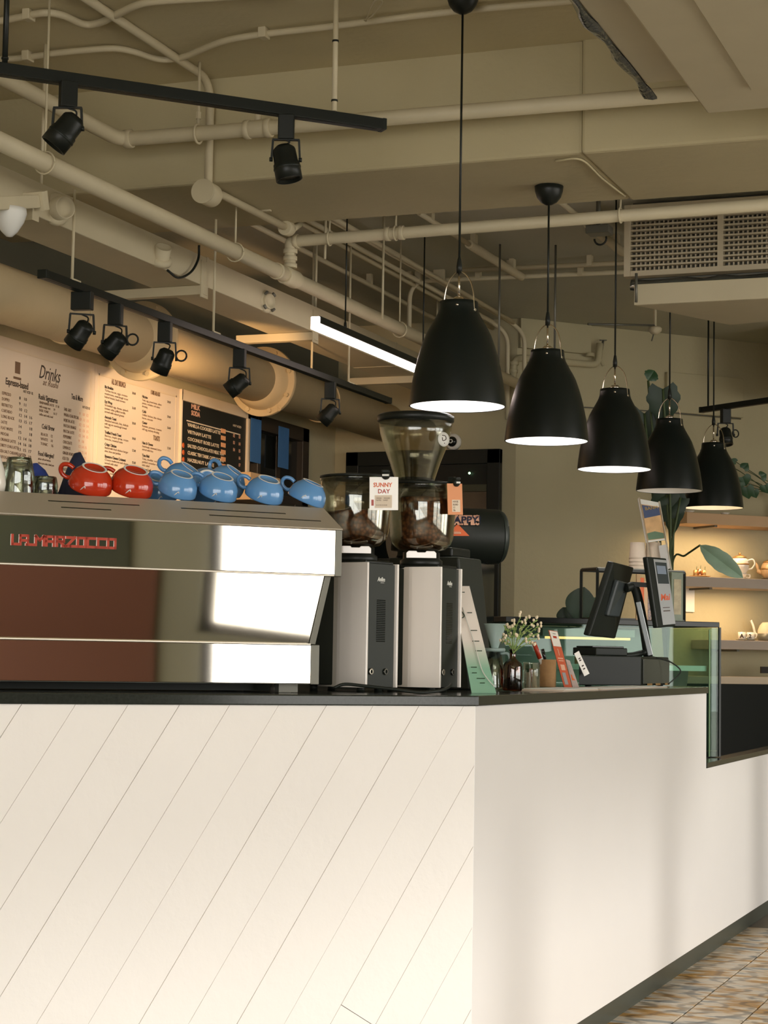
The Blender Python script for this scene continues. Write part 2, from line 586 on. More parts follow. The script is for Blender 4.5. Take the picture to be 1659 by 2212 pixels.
# ceiling: front slab, beam, lower slab behind it
struct(make('ceiling', MB().box(LW, WX, -2.4, 6.4, CZ, 3.5), M_ceil))
struct(make('ceiling_rear', MB().box(LW, WX, 6.9, 14, 3.15, 3.5), mat('rear_ceiling_painted_light', (.47, .455, .345), .9, var=.08, scale=2.5, bump=.2, bscale=35)))  # cooler colour paints in the greyer light behind the beam
jx = PY(1258, 300, 6.3).x
struct(make('ceiling_beam', MB().box(LW, jx, 6.3, 7.0, 2.9, 3.4).box(jx, WX, 6.285, 7.0, 2.895, 3.4), M_beam, bev=.012))
b = MB().tube(spline([PZ(1200, 348, 2.894), PZ(1255, 345, 2.893), PZ(1300, 385, 2.893), PZ(1350, 424, 2.893)], 6), .004, 6)
struct(make('trim_3', b, M_beam))
b = MB().bar(PZ(1440, 815, 3.02), PZ(1440, 815, 3.02), .01, .01) if False else MB().box(-1.93, WX, 11.3, 11.7, 2.75, 3.2)
struct(make('ceiling_beam_rear', b, M_beam))
# dark strip above the menu boards, and a dark sheet on the upper wall
struct(make('trim_4', MB().box(LW, LW + .05, 4.0, 9.4, 2.545, 2.60), M_winframe))
struct(make('trim_5', MB().box(LW, LW + .012, 4.0, FW, 2.60, 3.2), M_dkwall))
# outside
o = make('outside_paving', MB().box(WX + .2, 40, -25, 40, -.15, -.05), M_ground); struct(o)
aw = make('added_sun_awning', MB().slab([(WX + .2, -3, 2.95), (WX + .2, 5.2, 2.95), (6.0, 5.2, 2.30), (6.0, -3, 2.30)], (0, 0, .04)), M_white); struct(aw)  # unseen awning, added to cut off the upper part of the sun

# ------------------------------------------------------------------ dark door in the back wall
d = struct(make('door_1', MB().box(-4.31, -4.23, FW - .05, FW - .001, 0, 2.385).box(-3.43, -3.35, FW - .05, FW - .001, 0, 2.385).box(-4.31, -3.35, FW - .05, FW - .001, 2.30, 2.385), M_blackm, bev=.004))
make('door_panel', MB().box(-4.23, -3.43, FW - .03, FW - .002, .02, 2.14), M_blackg, d)
make('transom_panel', MB().box(-4.23, -3.43, FW - .028, FW - .002, 2.18, 2.30), M_blackm, d)
make('transom_bar', MB().box(-4.23, -3.43, FW - .045, FW - .002, 2.14, 2.18), mat('bar_reflection_tone', (.06, .06, .03), .4), d)  # olive colour paints a greenish reflection along the transom
b = MB().ball(PY(1014, 1022, FW - .05), .007)
make('indicator_light', b, M_greendot, d)
# window in the menu wall with blue sheets taped to its panes
y0, y1 = PX(541, 900, LW).y, PX(652, 915, LW).y
zt = 2.47
w1 = struct(make('window_1', MB().box(LW, LW + .05, y0, y0 + .04, 1.2, zt).box(LW, LW + .05, y1 - .09, y1, 1.2, zt).box(LW, LW + .05, y0, y1, zt - .08, zt)
                 .box(LW, LW + .05, y0, y1, 1.98, 2.06).box(LW, LW + .015, (y0 + y1) / 2 - .03, (y0 + y1) / 2 + .03, 1.2, zt), M_winframe, bev=.004))
make('pane', MB().box(LW + .004, LW + .012, y0 + .04, y1 - .09, 1.2, zt - .08), M_blackg, w1)
for (xa, ya, xb, yb) in ((543, 902, 563, 1002), (603, 920, 623, 1014)):
    p, q = PX(xa, ya, LW + .054), PX(xb, yb, LW + .054)
    make('blue_sheet', MB().box(LW + .0505, LW + .054, p.y, q.y, q.z, p.z), M_bluetape, w1)

# ================================================================== SERVICE COUNTER
ct = thing('service_counter', 'long white service counter with black stone top and chamfered plank front', 'counter', (-1.9, 6.0, 0))
TZ0, TZ = 1.05, 1.076
A0 = Vector((-1.535, 4.676))
cu = -(CM.to_3x3() @ Vector((1, 0, 0))); cv = CM.to_3x3() @ Vector((0, 1, 0))
cu2, cv2 = cu.xy, cv.xy
DEP = .82
LEND = A0 + cu2 * 2.4
top = [A0 + Vector((.008, .002)), Vector((-1.527, 7.585)), Vector((-2.0, 7.585)), Vector((-2.0, 5.30)),
       A0 + cv2 * DEP + cu2 * .55, LEND + cv2 * DEP, LEND - cv2 * .008, A0 - cv2 * .008 + cu2 * .004]
b = MB().slab([(p.x, p.y, TZ0) for p in top], (0, 0, TZ - TZ0))
make('worktop', b, M_top, ct, bev=.003)
# right front: one flat white sheet with the step down to the cake case
poly = [(4.676, .09), (10.4, .09), (10.4, .757), (7.585, .757), (7.585, 1.05), (4.676, 1.05)]
make('front_panel', MB().prism(poly, 'x', -1.555, -1.535), M_white, ct, bev=.0015)
make('sill_cap', MB().box(-1.60, -1.531, 7.585, 10.4, .757, .778), M_top, ct, bev=.002)
make('end_panel', MB().box(-2.0, -1.556, 7.57, 7.584, .09, 1.05), M_white, ct)
make('plinth', MB().box(-1.61, -1.575, 4.70, 10.4, 0, .09).slab([CM @ Vector(p) for p in ((-2.4, .04, 0), (-.01, .04, 0), (-.01, .07, 0), (-2.4, .07, 0))], (0, 0, .09)), M_plinth, ct)
make('back_panel', MB().box(-1.99, -1.97, 5.3, 7.57, 0, 1.05), M_plinth, ct)
# left front: diagonal planks on a backing
bk = make('plank_front', MB(CM).box(-2.4, -.001, .012, .03, .09, 1.05), M_groove, ct)
ANG = R(58)
dx, dz = math.cos(ANG), math.sin(ANG)
pw = .107
def clip(poly, f):
    out = []
    for i, p in enumerate(poly):
        q = poly[(i + 1) % len(poly)]
        fp, fq = f(p), f(q)
        if fp >= 0: out.append(p)
        if fp * fq < 0:
            t = fp / (fp - fq)
            out.append((p[0] + (q[0] - p[0]) * t, p[1] + (q[1] - p[1]) * t))
    return out
for k in range(-3, 24):
    # strip k lies between two parallel lines; n = offset across the plank
    off0, off1 = k * pw + .0004, (k + 1) * pw - .0004
    base = (-2.4, .09)
    nx, nz = dz, -dx
    cuts = [-.5, random.uniform(.25, 1.5), 3.5] if random.random() < .35 else [-.5, 3.5]
    for c0, c1 in zip(cuts, cuts[1:]):
        strip = [(base[0] + nx * o_ + dx * l, base[1] + nz * o_ + dz * l) for o_, l in ((off0, c0 + .0006), (off1, c0 + .0006), (off1, c1 - .0006), (off0, c1 - .0006))]
        pg = strip
        for f in (lambda p: p[0] + 2.4, lambda p: -.0005 - p[0], lambda p: p[1] - .09, lambda p: 1.05 - p[1]):
            pg = clip(pg, f)
            if len(pg) < 3: break
        if len(pg) < 3: continue
        make('plank', MB(CM).prism(pg, 'y', random.uniform(-.0006, .0006), .0125), M_plank, bk, bev=.0006, seg=1)

# ================================================================== ESPRESSO MACHINE
em = thing('espresso_machine', 'long mirror-steel espresso machine with red lettering, its back to the room', 'espresso machine', M=CM @ Matrix.Translation((-.83, .35, TZ)))
XL, XR = -1.30, -.338
make('body', MB(CM).box(XL + .03, -.40, .20, .66, 1.112, 1.535), M_steel, em, bev=.006)
make('base_tray', MB(CM).box(XL + .05, -.42, .19, .60, 1.099, 1.114), M_blackm, em)
make('gap_shade_block', MB(CM).box(XL + .05, -.44, .30, .62, TZ + .003, 1.0985), M_black, em)  # dark block added as painted shade in the gap under the body
st = make('sloping_top_strip', MB(CM).prism([(.097, 1.490), (.100, 1.486), (.225, 1.546), (.66, 1.546), (.66, 1.551), (.222, 1.551)], 'x', XL, XR + .006), M_strip, em, bev=.0015)
sp0, spn = CM @ Vector((0, .0985, 1.4905)), CM.to_3x3() @ Vector((0, -.061, .125)).normalized()
def PS(px, py): return PL(px, py, sp0, spn)
for (xa, ya, xb, yb) in ((104, 1082, 301, 1092), (132, 1096, 240, 1102), (391, 1098, 617, 1110), (452, 1113, 693, 1126)):
    p, q = PS(xa, ya), PS(xb, yb)
    make('vent_slot', MB().bar(p, q, .0016, .0052, up=spn.cross((q - p).normalized())), M_blackg, st)
make('upper_panel', MB(CM).box(XL + .004, -.352, .099, .103, 1.374, 1.486), M_mirror, em, bev=.0012)
make('upper_shell', MB(CM).box(XL + .004, -.352, .1035, .21, 1.373, 1.487), M_cheek, em)
for xa in (-.3515, XL - .012):
    make('upper_end_cap', MB(CM).box(xa, xa + .0175, .098, .21, 1.370, 1.487), M_cheek, em, bev=.0015)
def quadpanel(name, pts, off, m):
    make(name, MB(CM).slab(pts, off), m, em, bev=.0008)
n_ = Vector((0, .006, .0))
quadpanel('middle_panel', [(XL + .02, .128, 1.372), (-.368, .128, 1.372), (-.402, .142, 1.200), (XL + .04, .142, 1.200)], n_, M_mirror)
quadpanel('middle_end_cap', [(-.3665, .126, 1.372), (-.350, .126, 1.372), (-.384, .140, 1.199), (-.4005, .140, 1.199)], (0, .06, 0), M_cheek)
make('lower_panel', MB(CM).box(XL + .03, -.387, .16, .164, 1.100, 1.197), M_mirror, em, bev=.0012)
make('lower_shell', MB(CM).box(XL + .03, -.387, .1645, .22, 1.099, 1.198), M_cheek, em)
make('lower_end_cap', MB(CM).box(-.3865, -.364, .159, .22, 1.098, 1.198), M_cheek, em, bev=.0015)
make('ledge_trim', MB(CM).box(XL + .03, -.402, .1275, .164, 1.1975, 1.2005).box(XL + .01, -.352, .101, .13, 1.371, 1.3735), M_steel, em)
for xx, yy in ((-.43, .25), (-1.22, .25), (-.43, .58), (-1.22, .58)):
    make('foot', MB(CM).lathe([(.0001, TZ), (.026, TZ), (.026, TZ + .012), (.018, TZ + .024), (.0001, TZ + .024)], 20, (xx, yy, 0)), M_steel, em)
make('frame_post', MB(CM).box(-.452, -.40, .21, .24, TZ + .001, 1.10), M_cheek, em)
# red joined-up lettering, built stroke by stroke on the upper panel
LT = {'L': [[(0, 1), (0, 0), (.62, 0)]], 'A': [[(0, 0), (0, 1), (.75, 1), (.75, 0)], [(0, .45), (.75, .45)]], 'M': [[(0, 0), (0, 1), (.4, .55), (.8, 1), (.8, 0)]],
      'R': [[(0, 0), (0, 1), (.7, 1), (.7, .5), (0, .5)], [(.35, .5), (.75, 0)]], 'Z': [[(0, 1), (.8, 1), (0, 0), (.85, 0)]], 'O': [[(0, 0), (0, 1), (.75, 1), (.75, 0), (0, 0)]],
      'C': [[(.75, 1), (0, 1), (0, 0), (.8, 0)]]}
a, c = PC(26, 1174, .099), PC(244, 1186, .099)
th = .0205
word = 'LA MARZOCCO'
adv = [.80, 1.55, 0, 1.08, 1.05, 1.02, 1.12, 1.02, 1.06, 1.04, .8]
tot = sum(adv) - .25
ux = (c.x - a.x) / tot
b = MB(CM)
cx = a.x
zb = a.z - .001
for chh, ad_ in zip(word, adv):
    for st_ in LT.get(chh, []):
        pts = [(cx + p[0] * ux, .0978, zb + p[1] * th) for p in st_]
        for p, q in zip(pts, pts[1:]):
            dd = (Vector(q) - Vector(p)).normalized() * .0030
            b.bar(Vector(p) - dd, Vector(q) + dd, .0062, .0024, up=(0, 1, 0))
    cx += ad_ * ux
for f0, f1 in ((1.4, 2.45), (5.3, 6.4), (9.0, 10.3)):
    b.box(a.x + f0 * ux * .93, a.x + f1 * ux * .93, .0966, .0990, zb - .0031, zb + .0031)
make('lettering', b, M_letter, em)

# ------------------------------------------------------------------ cups upside down on top of the machine
TT = 1.5515
cups_profile = [(r_, z_ * .84) for r_, z_ in [(.0001, .058), (.022, .058), (.0225, .0585), (.0255, .0615), (.0285, .0615), (.030, .058), (.040, .0475), (.0475, .034), (.051, .018), (.0515, .004), (.0505, 0), (.0485, 0), (.0490, .016), (.0455, .032), (.036, .047), (.0001, .052)]]
def make_cup(name, m, label, group):
    r = thing(name, label, 'cup', group=group)
    make('bowl', MB().lathe(cups_profile, 40), m, r)
    make('foot_ring', MB().lathe([(.0245, .0521), (.0262, .0530), (.0285, .0530), (.0297, .0521)], 32), M_rim, r)
    hp = spline([(-.047, 0, .034), (-.060, 0, .038), (-.074, 0, .034), (-.078, 0, .022), (-.071, 0, .011), (-.058, 0, .007), (-.050, 0, .010)], 5)
    make('handle', MB().tube(hp, .0052, 10), m, r)
    b = MB()
    for t0, t1, z0, z1 in ((-.12, .05, .008, .021), (.05, .09, .021, .015)):
        pts = []
        for k in range(7):
            t = k / 6
            an = -math.pi / 2 + t0 + (t1 - t0) * t
            z = z0 + (z1 - z0) * t
            rr = .0512 + .0003 - max(0, (z - .018)) * .22
            pts.append((rr * math.cos(an), rr * math.sin(an), z))
        b.tube(pts, [.0003, .0008, .0012, .0013, .0012, .0008, .0003], 6)
    make('logo', b, M_rim, r)
    return r
redc = make_cup('coffee_cup', M_red, 'red upturned coffee cup, the one nearer the glass tumblers', 'red cups on the machine')
bluec = make_cup('coffee_cup', M_blue, 'x', 'blue cups on the machine')
cupdefs = [  # px of centre, height of base above the tray, depth v, tilt to the room, tilt sideways, turn of handle, label
    (redc, 193, .0, .305, 20, 4, 0, None),
    (redc, 282, .0, .305, 20, 4, 10, 'red upturned coffee cup standing beside the blue cups'),
    (bluec, 381, .0, .295, 19, 6, 15, 'light blue upturned cup in the front row, next to the red cups'),
    (bluec, 469, .0, .295, 19, 6, 5, 'light blue upturned cup in the front row, second from the red cups'),
    (bluec, 569, .0, .300, 19, 6, 0, 'light blue upturned cup in the front row, second from the bean hoppers'),
    (bluec, 660, .0, .300, 12, 16, 0, 'light blue tipped cup at the end of the row beside the bean hopper'),
    (bluec, 388, .026, .405, 20, 24, 10, 'light blue cup heaped behind the front row, above the red cup side'),
    (bluec, 484, .024, .405, 22, 26, -25, 'light blue cup heaped behind the front row, handle loop towards the room'),
    (bluec, 345, .0, .415, 20, -8, 20, 'light blue cup half hidden behind the red cup and the heap'),
    (bluec, 442, .0, .415, 60, -10, 60, 'light blue cup lying behind the heap with its inside turned out'),
]
first = {}
for proto, px, dz_, v, ty, tx, rz, lab in cupdefs:
    p = PC(px, 1060, v)
    sc = {True: 1.07, False: .985}[proto is redc]
    ty += 8; rz -= 35
    lift = .052 * math.sin(R(ty)) + .051 * abs(math.sin(R(tx))) * .35
    M = CM @ Matrix.Translation((p.x, v, TT + dz_ + lift)) @ Matrix.Rotation(R(ty), 4, 'X') @ Matrix.Rotation(R(tx), 4, 'Y') @ Matrix.Rotation(R(rz), 4, 'Z') @ Matrix.Scale(sc, 4)
    if proto.name not in first:
        first[proto.name] = 1
        proto.matrix_basis = M
        W[proto.name] = M
        if lab: proto['label'] = lab
    else:
        dup(proto, M, lab)

def tumbler(name, px, v, rb, rt, hgt, lab):
    p = PC(px, 1060, v)
    e = thing(name, lab, 'glass', M=CM @ Matrix.Translation((p.x, v, TT)), group='tumblers on the machine')
    M = W[e.name]
    prof = [(rb, 0), (rb * .985, hgt * .25), (rb * .94, hgt * .45), (rb * .965, hgt * .5), (rt * 1.03, hgt * .92), (rt * .96, hgt), (.0001, hgt), (.0001, hgt * .86), (rt * .86, hgt * .86), (rb * .86, hgt * .35), (rb * .92, 0)]
    make('glass_body', MB(M).lathe(prof, 28), M_tumbler, e)
    make('thick_bottom', MB(M).lathe([(.0001, hgt * .84), (rt * .84, hgt * .84), (rt * .9, hgt * .95), (rt * .80, hgt * 1.002), (.0001, hgt * .99)], 24), M_tumbler, e)
tumbler('glass_tumbler', 40, .30, .040, .030, .090, 'tall upturned glass tumbler at the left end of the machine top')
tumbler('glass_tumbler', 97, .33, .033, .028, .050, 'short upturned glass tumbler between the tall tumbler and the red cups')
tumbler('glass_tumbler', 20, .42, .036, .030, .088, 'upturned glass tumbler half hidden behind the tall one')
p = PC(0, 1060, .27)
e = thing('milk_jug', 'white rounded jug cut off by the left edge, beside the tumblers', 'jug', M=CM @ Matrix.Translation((p.x - .030, .27, TT)))
make('jug_body', MB(W[e.name]).lathe([(.0001, 0), (.040, 0), (.043, .02), (.040, .05), (.031, .078), (.028, .09), (.026, .09), (.029, .076), (.0001, .01)], 28), M_wht, e)
make('jug_handle', MB(W[e.name]).tube(spline([(-.03, 0, .08), (-.06, 0, .07), (-.065, 0, .04), (-.04, 0, .02)], 5), .005, 8), M_wht, e)
# folded cloths behind the cups
def cloth(name, px, v, w, d, hgt, m, lab):
    p = PC(px, 1060, v)
    M = CM @ Matrix.Translation((p.x, v, TT))
    b = MB(M)
    n = 9
    vs, fs = [], []
    for i in range(n + 1):
        for j in range(n + 1):
            u_, w_ = i / n * 2 - 1, j / n * 2 - 1
            rr = min(1, math.hypot(u_, w_))
            hh = hgt * (math.cos(rr * math.pi) * .5 + .5) ** .8 + .004 + .003 * math.sin(7 * u_ + 3 * w_)
            vs.append((u_ * w * .5, w_ * d * .5, hh))
    for i in range(n):
        for j in range(n):
            a_ = i * (n + 1) + j
            fs.append((a_, a_ + n + 1, a_ + n + 2, a_ + 1))
    k = len(vs)
    rim = [i * (n + 1) for i in range(n + 1)] + [n * (n + 1) + j for j in range(1, n + 1)] + [i * (n + 1) + n for i in range(n - 1, -1, -1)] + [j for j in range(n - 1, 0, -1)]
    for i in rim: vs.append((vs[i][0], vs[i][1], 0))
    for i in range(len(rim)):
        j = (i + 1) % len(rim)
        fs.append((rim[j], rim[i], k + i, k + j))
    fs.append([k + i for i in range(len(rim))])
    b.add(vs, fs, True)
    return tag(make(name, b, m), lab, 'cloth')
cloth('crumpled_cloth', 68, .56, .20, .14, .105, M_royal, 'crumpled royal blue cloth behind the glass tumblers')
cloth('crumpled_cloth', 165, .54, .12, .12, .140, M_navy, 'peaked dark navy cloth rising behind the first red cup')

# ================================================================== GRINDERS
def grinder(px_left, px_right, ybot, dep, rz, lab, withbeans, hop_off):
    """px_left/right: edges of the black rear panel at its foot"""
    c = PD((px_left + px_right) / 2, ybot, dep)
    M = Matrix.Translation((c.x, c.y, TZ)) @ Matrix.Rotation(rz, 4, 'Z')
    g = thing('coffee_grinder', lab, 'grinder', M=M, group='bean grinders on the counter')
    hw = .064
    z0, z1 = .013, .345
    make('core', MB(M).box(-.22, -.001, -hw + .001, hw - .001, z0 + .004, z1 - .002), M_gblack, g, bev=.003)
    make('top_plate', MB(M).box(-.215, -.002, -hw, hw, z1 - .0015, z1 + .008), M_blackm, g, bev=.003)
    rp_ = make('rear_panel', MB(M).box(0, .004, -hw + .002, hw - .002, z0, z1), M_gblack, g, bev=.001)
    b = MB(M)
    for k in range(24):
        z = .135 + k * .0048
        b.box(.0042, .0048, -.020, .020, z, z + .0026)
    make('vent_slots', b, M_blackg, rp_)
    text('maker_mark', 'Anfim', M @ frame((.0045, -.018, .298), (0, 1, 0), (0, 0, 1)), .016, M_rim, rp_, width=.034, shear=.2, bold=.0004)
    make('mark_underline', MB(M).box(.0043, .005, -.004, .012, .2935, .2945), M_rim, rp_)
    for yy in (-.045, .022):
        r_ = make('socket', MB(M).cyl((.004, yy, .055), (.008, yy, .055), .009, n=20), M_blackg, rp_)
        make('socket_ring', MB(M).lathe([(.0075, 0), (.0095, 0), (.0095, .0015), (.0075, .0015)], 20) if False else MB(M @ frame((.0085, yy, .055), (0, 1, 0), (0, 0, 1))).lathe([(.0055, 0), (.0085, 0), (.0085, .0012), (.0055, .0012)], 20), M_steel if yy < 0 else M_cheek, r_)
    for sgn in (-1, 1):
        # rounded side cover in plan: straight, one soft bend, then a long narrowing flank
        pl = [(.011, hw + .001), (.011, hw + .009), (-.04, hw + .0105), (-.078, hw + .010), (-.088, hw + .0085), (-.098, hw + .004), (-.15, hw - .020), (-.205, hw - .040), (-.215, hw - .044), (-.215, hw - .052), (-.15, hw - .028), (-.098, hw - .005), (-.078, hw + .001)]
        pl = [(p_[0], p_[1] * sgn) for p_ in pl]
        if sgn > 0: pl = pl[::-1]
        make('side_cover', MB(M).prism(pl, 'z', z0 - .001, z1 + .002), M_gcover, g, bev=.0012)
    for xx in (-.03, -.19):
        for yy in (-.04, .04):
            make('rubber_foot', MB(M).cyl((xx, yy, 0), (xx, yy, z0 + .004), .011, n=14), M_black, g)
    # collar, slide and hopper
    hx, hy = hop_off
    HM = M @ Matrix.Translation((hx, hy, 0))
    make('collar', MB(HM).lathe([(.0001, z1 + .007), (.058, z1 + .007), (.060, z1 + .012), (.060, z1 + .022), (.052, z1 + .028), (.052, z1 + .046), (.0001, z1 + .046)], 32), M_blackm, g)
    dv = HM.to_3x3().inverted() @ (EYE - HM.translation); an = math.atan2(dv.y, dv.x)
    SM = HM @ Matrix.Rotation(an + math.pi / 2, 4, 'Z')
    pl = [(-.042, .000), (.042, .000), (.042, .014), (.036, .020), (.014, .020), (.011, .016), (-.011, .016), (-.014, .020), (-.036, .020), (-.042, .014)]
    make('slide_gate', MB(SM).prism([(p_[0], p_[1] + z1 + .027) for p_ in pl], 'y', -.0665, -.058), M_gcover, g, bev=.001)
    hz = z1 + .046
    H1 = .19 if withbeans else .19
    outer = [(.040, hz), (.066, hz + .006), (.084, hz + .024), (.0905, hz + .045), (.0965, hz + .13), (.0985, hz + H1)]
    inn = [(r_ - .002, z_) for r_, z_ in outer][::-1]
    h = make('hopper', MB(HM).lathe(outer + inn, 40), M_hopper, g)
    make('hopper_rim', MB(HM).lathe([(.0975, hz + H1 - .010), (.1005, hz + H1 - .008), (.1005, hz + H1), (.0975, hz + H1)], 40), M_hopper, h)
    make('lid', MB(HM).lathe([(.0001, hz + H1 + .006), (.094, hz + H1 + .006), (.1015, hz + H1 + .004), (.1015, hz + H1 - .001), (.0001, hz + H1 - .001)], 40), M_blackm, g)
    bh = withbeans
    lev = [(.0001, hz + .002), (.040, hz + .002), (.064, hz + .008), (.081, hz + .026), (.0865, hz + .046)]
    if bh > .06: lev.append((.0865 + (bh - .046) * .055, hz + bh))
    lev.append((.03, hz + bh + .008)); lev.append((.0001, hz + bh + .010))
    stuff(make('beans', MB(HM).lathe(lev, 40), M_bean, g))
    return g, M, HM, hz
g1, GM1, HM1, hz1 = grinder(787, 848, 1484, 5.20, R(-15), 'white and black bean grinder beside the espresso machine', .095, (-.085, .0))
g2, GM2, HM2, hz2 = grinder(943, 988, 1488, 5.40, R(-5), 'white and black bean grinder next to the green leaning menu sign', .150, (-.085, .0))
# power cable in front of the grinders
pts = [PC(722, 1486, .17), PC(745, 1478, .16), PC(790, 1482, .15), PC(850, 1489, .14), PC(905, 1496, .14), PC(950, 1492, .16), PC(970, 1484, .19), PC(975, 1478, .21)]
pts = [CM @ Vector((p.x, p.y, max(p.z, TZ + .0045))) for p in pts]
tag(make('power_cable', MB().tube(spline(pts, 6), .0042, 8), M_black), 'black power cable looping along the counter under the two grinders', 'cable')
# clipped price cards on the hoppers
def card(px0, px1, y0, y1, dep, name, lab, face, m, rows, clippx):
    a_, b_, c_ = PD(px0, y1, dep), PD(px1, y1, dep + face), PD(px0, y0, dep)
    x = (b_ - a_); wv = x.length; hv = abs(c_.z - a_.z)
    Mf = frame(a_, x, (0, 0, 1))
    e = thing(name, lab, 'sign', M=Mf, group='price cards on the hoppers')
    make('card_sheet', MB(Mf).box(0, wv, 0, hv, -.0015, 0), m, e)
    for r_ in rows(wv, hv):
        if r_[0] == 'box': make('print_block', MB(Mf).box(*r_[1], 0, .0006), r_[2], e)
        else: text('print_line', r_[1], Mf @ Matrix.Translation(r_[2] + (.0004,)), r_[3], r_[4], e, width=r_[5], bold=r_[6])
    cp = PD(clippx[0], clippx[1], dep + face * .5)
    l = Mf.inverted() @ cp
    make('clip', MB(Mf).lathe([(.0001, .006), (.009, .006), (.012, .002), (.012, -.006), (.0001, -.006)], 16, (l.x, l.y, .004)), M_black, e)
    make('clip_tail', MB(Mf).box(l.x - .006, l.x + .006, l.y, l.y + .016, -.022, -.002), M_black, e, bev=.002)
    make('clip_band', MB(Mf).box(l.x - .009, l.x + .009, l.y - .003, l.y + .002, .0085, .0105), M_rim, e)
    make('clip_grip', MB(Mf).box(l.x - .011, l.x + .011, l.y + .006, l.y + .014, -.004, .012), M_black, e, bev=.003)
card(798, 860, 1030, 1102, (HM1.translation - EYE).dot(FWD) - .108, 'price_card', 'white card with red heading clipped to the hopper beside the machine', -.005, M_wht, lambda w, h: [
    ('text', 'SUNNY', (.010, .062), .016, M_orange, w * .66, .0004), ('text', 'DAY', (.022, .045), .016, M_letter, w * .42, .0004),
    ('box', (.014, .060, .006, .040), M_paper), ('text', 'ORIGIN     WASHED\nNOTES     SWEET', (.018, .030), .0055, M_ink2, w * .48, 0),
    ('text', 'ROASTED IN HOUSE', (.018, .012), .004, M_ink2, w * .38, 0), ('box', (.005, .0115, .012, .028), M_letter)], (833, 1026))
card(968, 1000, 1044, 1112, (HM2.translation - EYE).dot(FWD) - .055, 'price_card', 'orange card clipped to the hopper of the farther grinder', .055, mat('salmon_card', (.78, .32, .14), .6), lambda w, h: [
    ('box', (w * .28, w * .82, .008, .042), M_paper), ('text', 'HOUSE\nBLEND\n1:2\n28s', (w * .33, .034), .008, M_ink2, w * .36, 0)], (989, 1042))
# taller black grinder behind, with a smoky cone hopper and dark lid
c = PD(930, 1488, 5.95)
M = Matrix.Translation((c.x, c.y, TZ)) @ Matrix.Rotation(R(-8), 4, 'Z')
g3 = thing('coffee_grinder', 'tall black grinder behind the white ones with an empty cone hopper', 'grinder', M=M)
b = MB(M).prism([(-.10, 0), (.185, 0), (.165, .19), (.140, .40), (-.10, .40)], 'y', -.10, .06)
make('body', b, M_gblack, g3, bev=.006)
make('shoulder', MB(M).box(-.08, .11, -.085, .045, .40, .43), M_blackm, g3, bev=.006)
hc = M.inverted() @ PD(896, 1030, 5.92)
HM = M @ Matrix.Translation((hc.x, hc.y, 0))
make('neck', MB(HM).lathe([(.0001, .42), (.07, .42), (.07, .50), (.060, hc.z - .005), (.0001, hc.z - .005)], 28), M_blackm, g3)
zt_ = (M.inverted() @ PD(896, 908, 5.92)).z
hh = zt_ - hc.z
prof = [(.058, hc.z - .02), (.064, hc.z), (.078, hc.z + hh * .25), (.095, hc.z + hh * .5), (.108, hc.z + hh * .75), (.1145, hc.z + hh)]
h = make('cone_hopper', MB(HM).lathe(prof + [(r_ - .002, z_) for r_, z_ in prof][::-1], 44), M_cone, g3)
make('inner_funnel', MB(HM).lathe([(.055, hc.z - .02), (.060, hc.z), (.071, hc.z + hh * .25), (.080, hc.z + hh * .42), (.079, hc.z + hh * .43), (.058, hc.z)], 44), M_cone, h)
make('lid', MB(HM).lathe([(.0001, zt_ + .018), (.110, zt_ + .018), (.1185, zt_ + .013), (.1185, zt_ - .002), (.113, zt_ - .006), (.0001, zt_ - .004)], 44), M_blackm, g3, bev=0)
sp_ = PD(958, 949, 5.82)
FMs = frame(sp_, RGT + FWD * .75, (0, 0, 1))
make('round_sticker', MB(FMs).lathe([(.0001, .0012), (.022, .0012), (.022, 0), (.0001, 0)], 28), M_rim, h)
b = MB(FMs).tube(spline([(-.006, .012, .002), (.006, .010, .002), (.008, 0, .002), (-.004, -.004, .002), (-.006, .006, .002)], 6), .0012, 6).ball((.002, -.012, .0015), .0016, 8)
make('sticker_print', b, M_ink, h)

# ------------------------------------------------------------------ black drum roaster at the back, with stickers
dc = PD(1030, 1160, 7.6)
cr = PD(1072, 1160, 7.55)
ro = thing('drum_roaster', 'black horizontal drum machine with stickers behind the grinders', 'roaster', (dc.x - .1, dc.y + .1, 0))
ax = (Vector((.80, .60, 0))).normalized()
p0, p1 = cr - ax * .42, cr
drm = make('drum', MB().cyl(p0, p1, .108, n=48), M_black, ro, bev=.004)
make('drum_end', MB().cyl(p1, p1 + ax * .022, .109, .098, n=48), mat('drum_end_grey', (.022, .030, .023), .4), ro, bev=.004)
EM = aim(p1 + ax * .0225, ax)
b = MB(EM)
EMx = frame(p1 + ax * .023, (0, 0, -1), (-ax.y, ax.x, 0))
text('end_lettering', 'Roast', frame(p1 + ax * .0235 + Vector((0, 0, -.06)), (0, 0, 1), (ax.y, -ax.x, 0)), .055, mat('blue_print', (.10, .25, .62), .5), ro, width=.12, bold=.003)
make('stand', MB().box(p1.x - .42, p1.x - .02, p1.y - .32, p1.y + .05, .02, p1.z - .10), M_blackg, ro, bev=.008)
make('control_box', MB().box(p1.x - .30, p1.x - .07, p1.y - .36, p1.y - .322, 1.20, 1.40), M_black, ro, bev=.006)
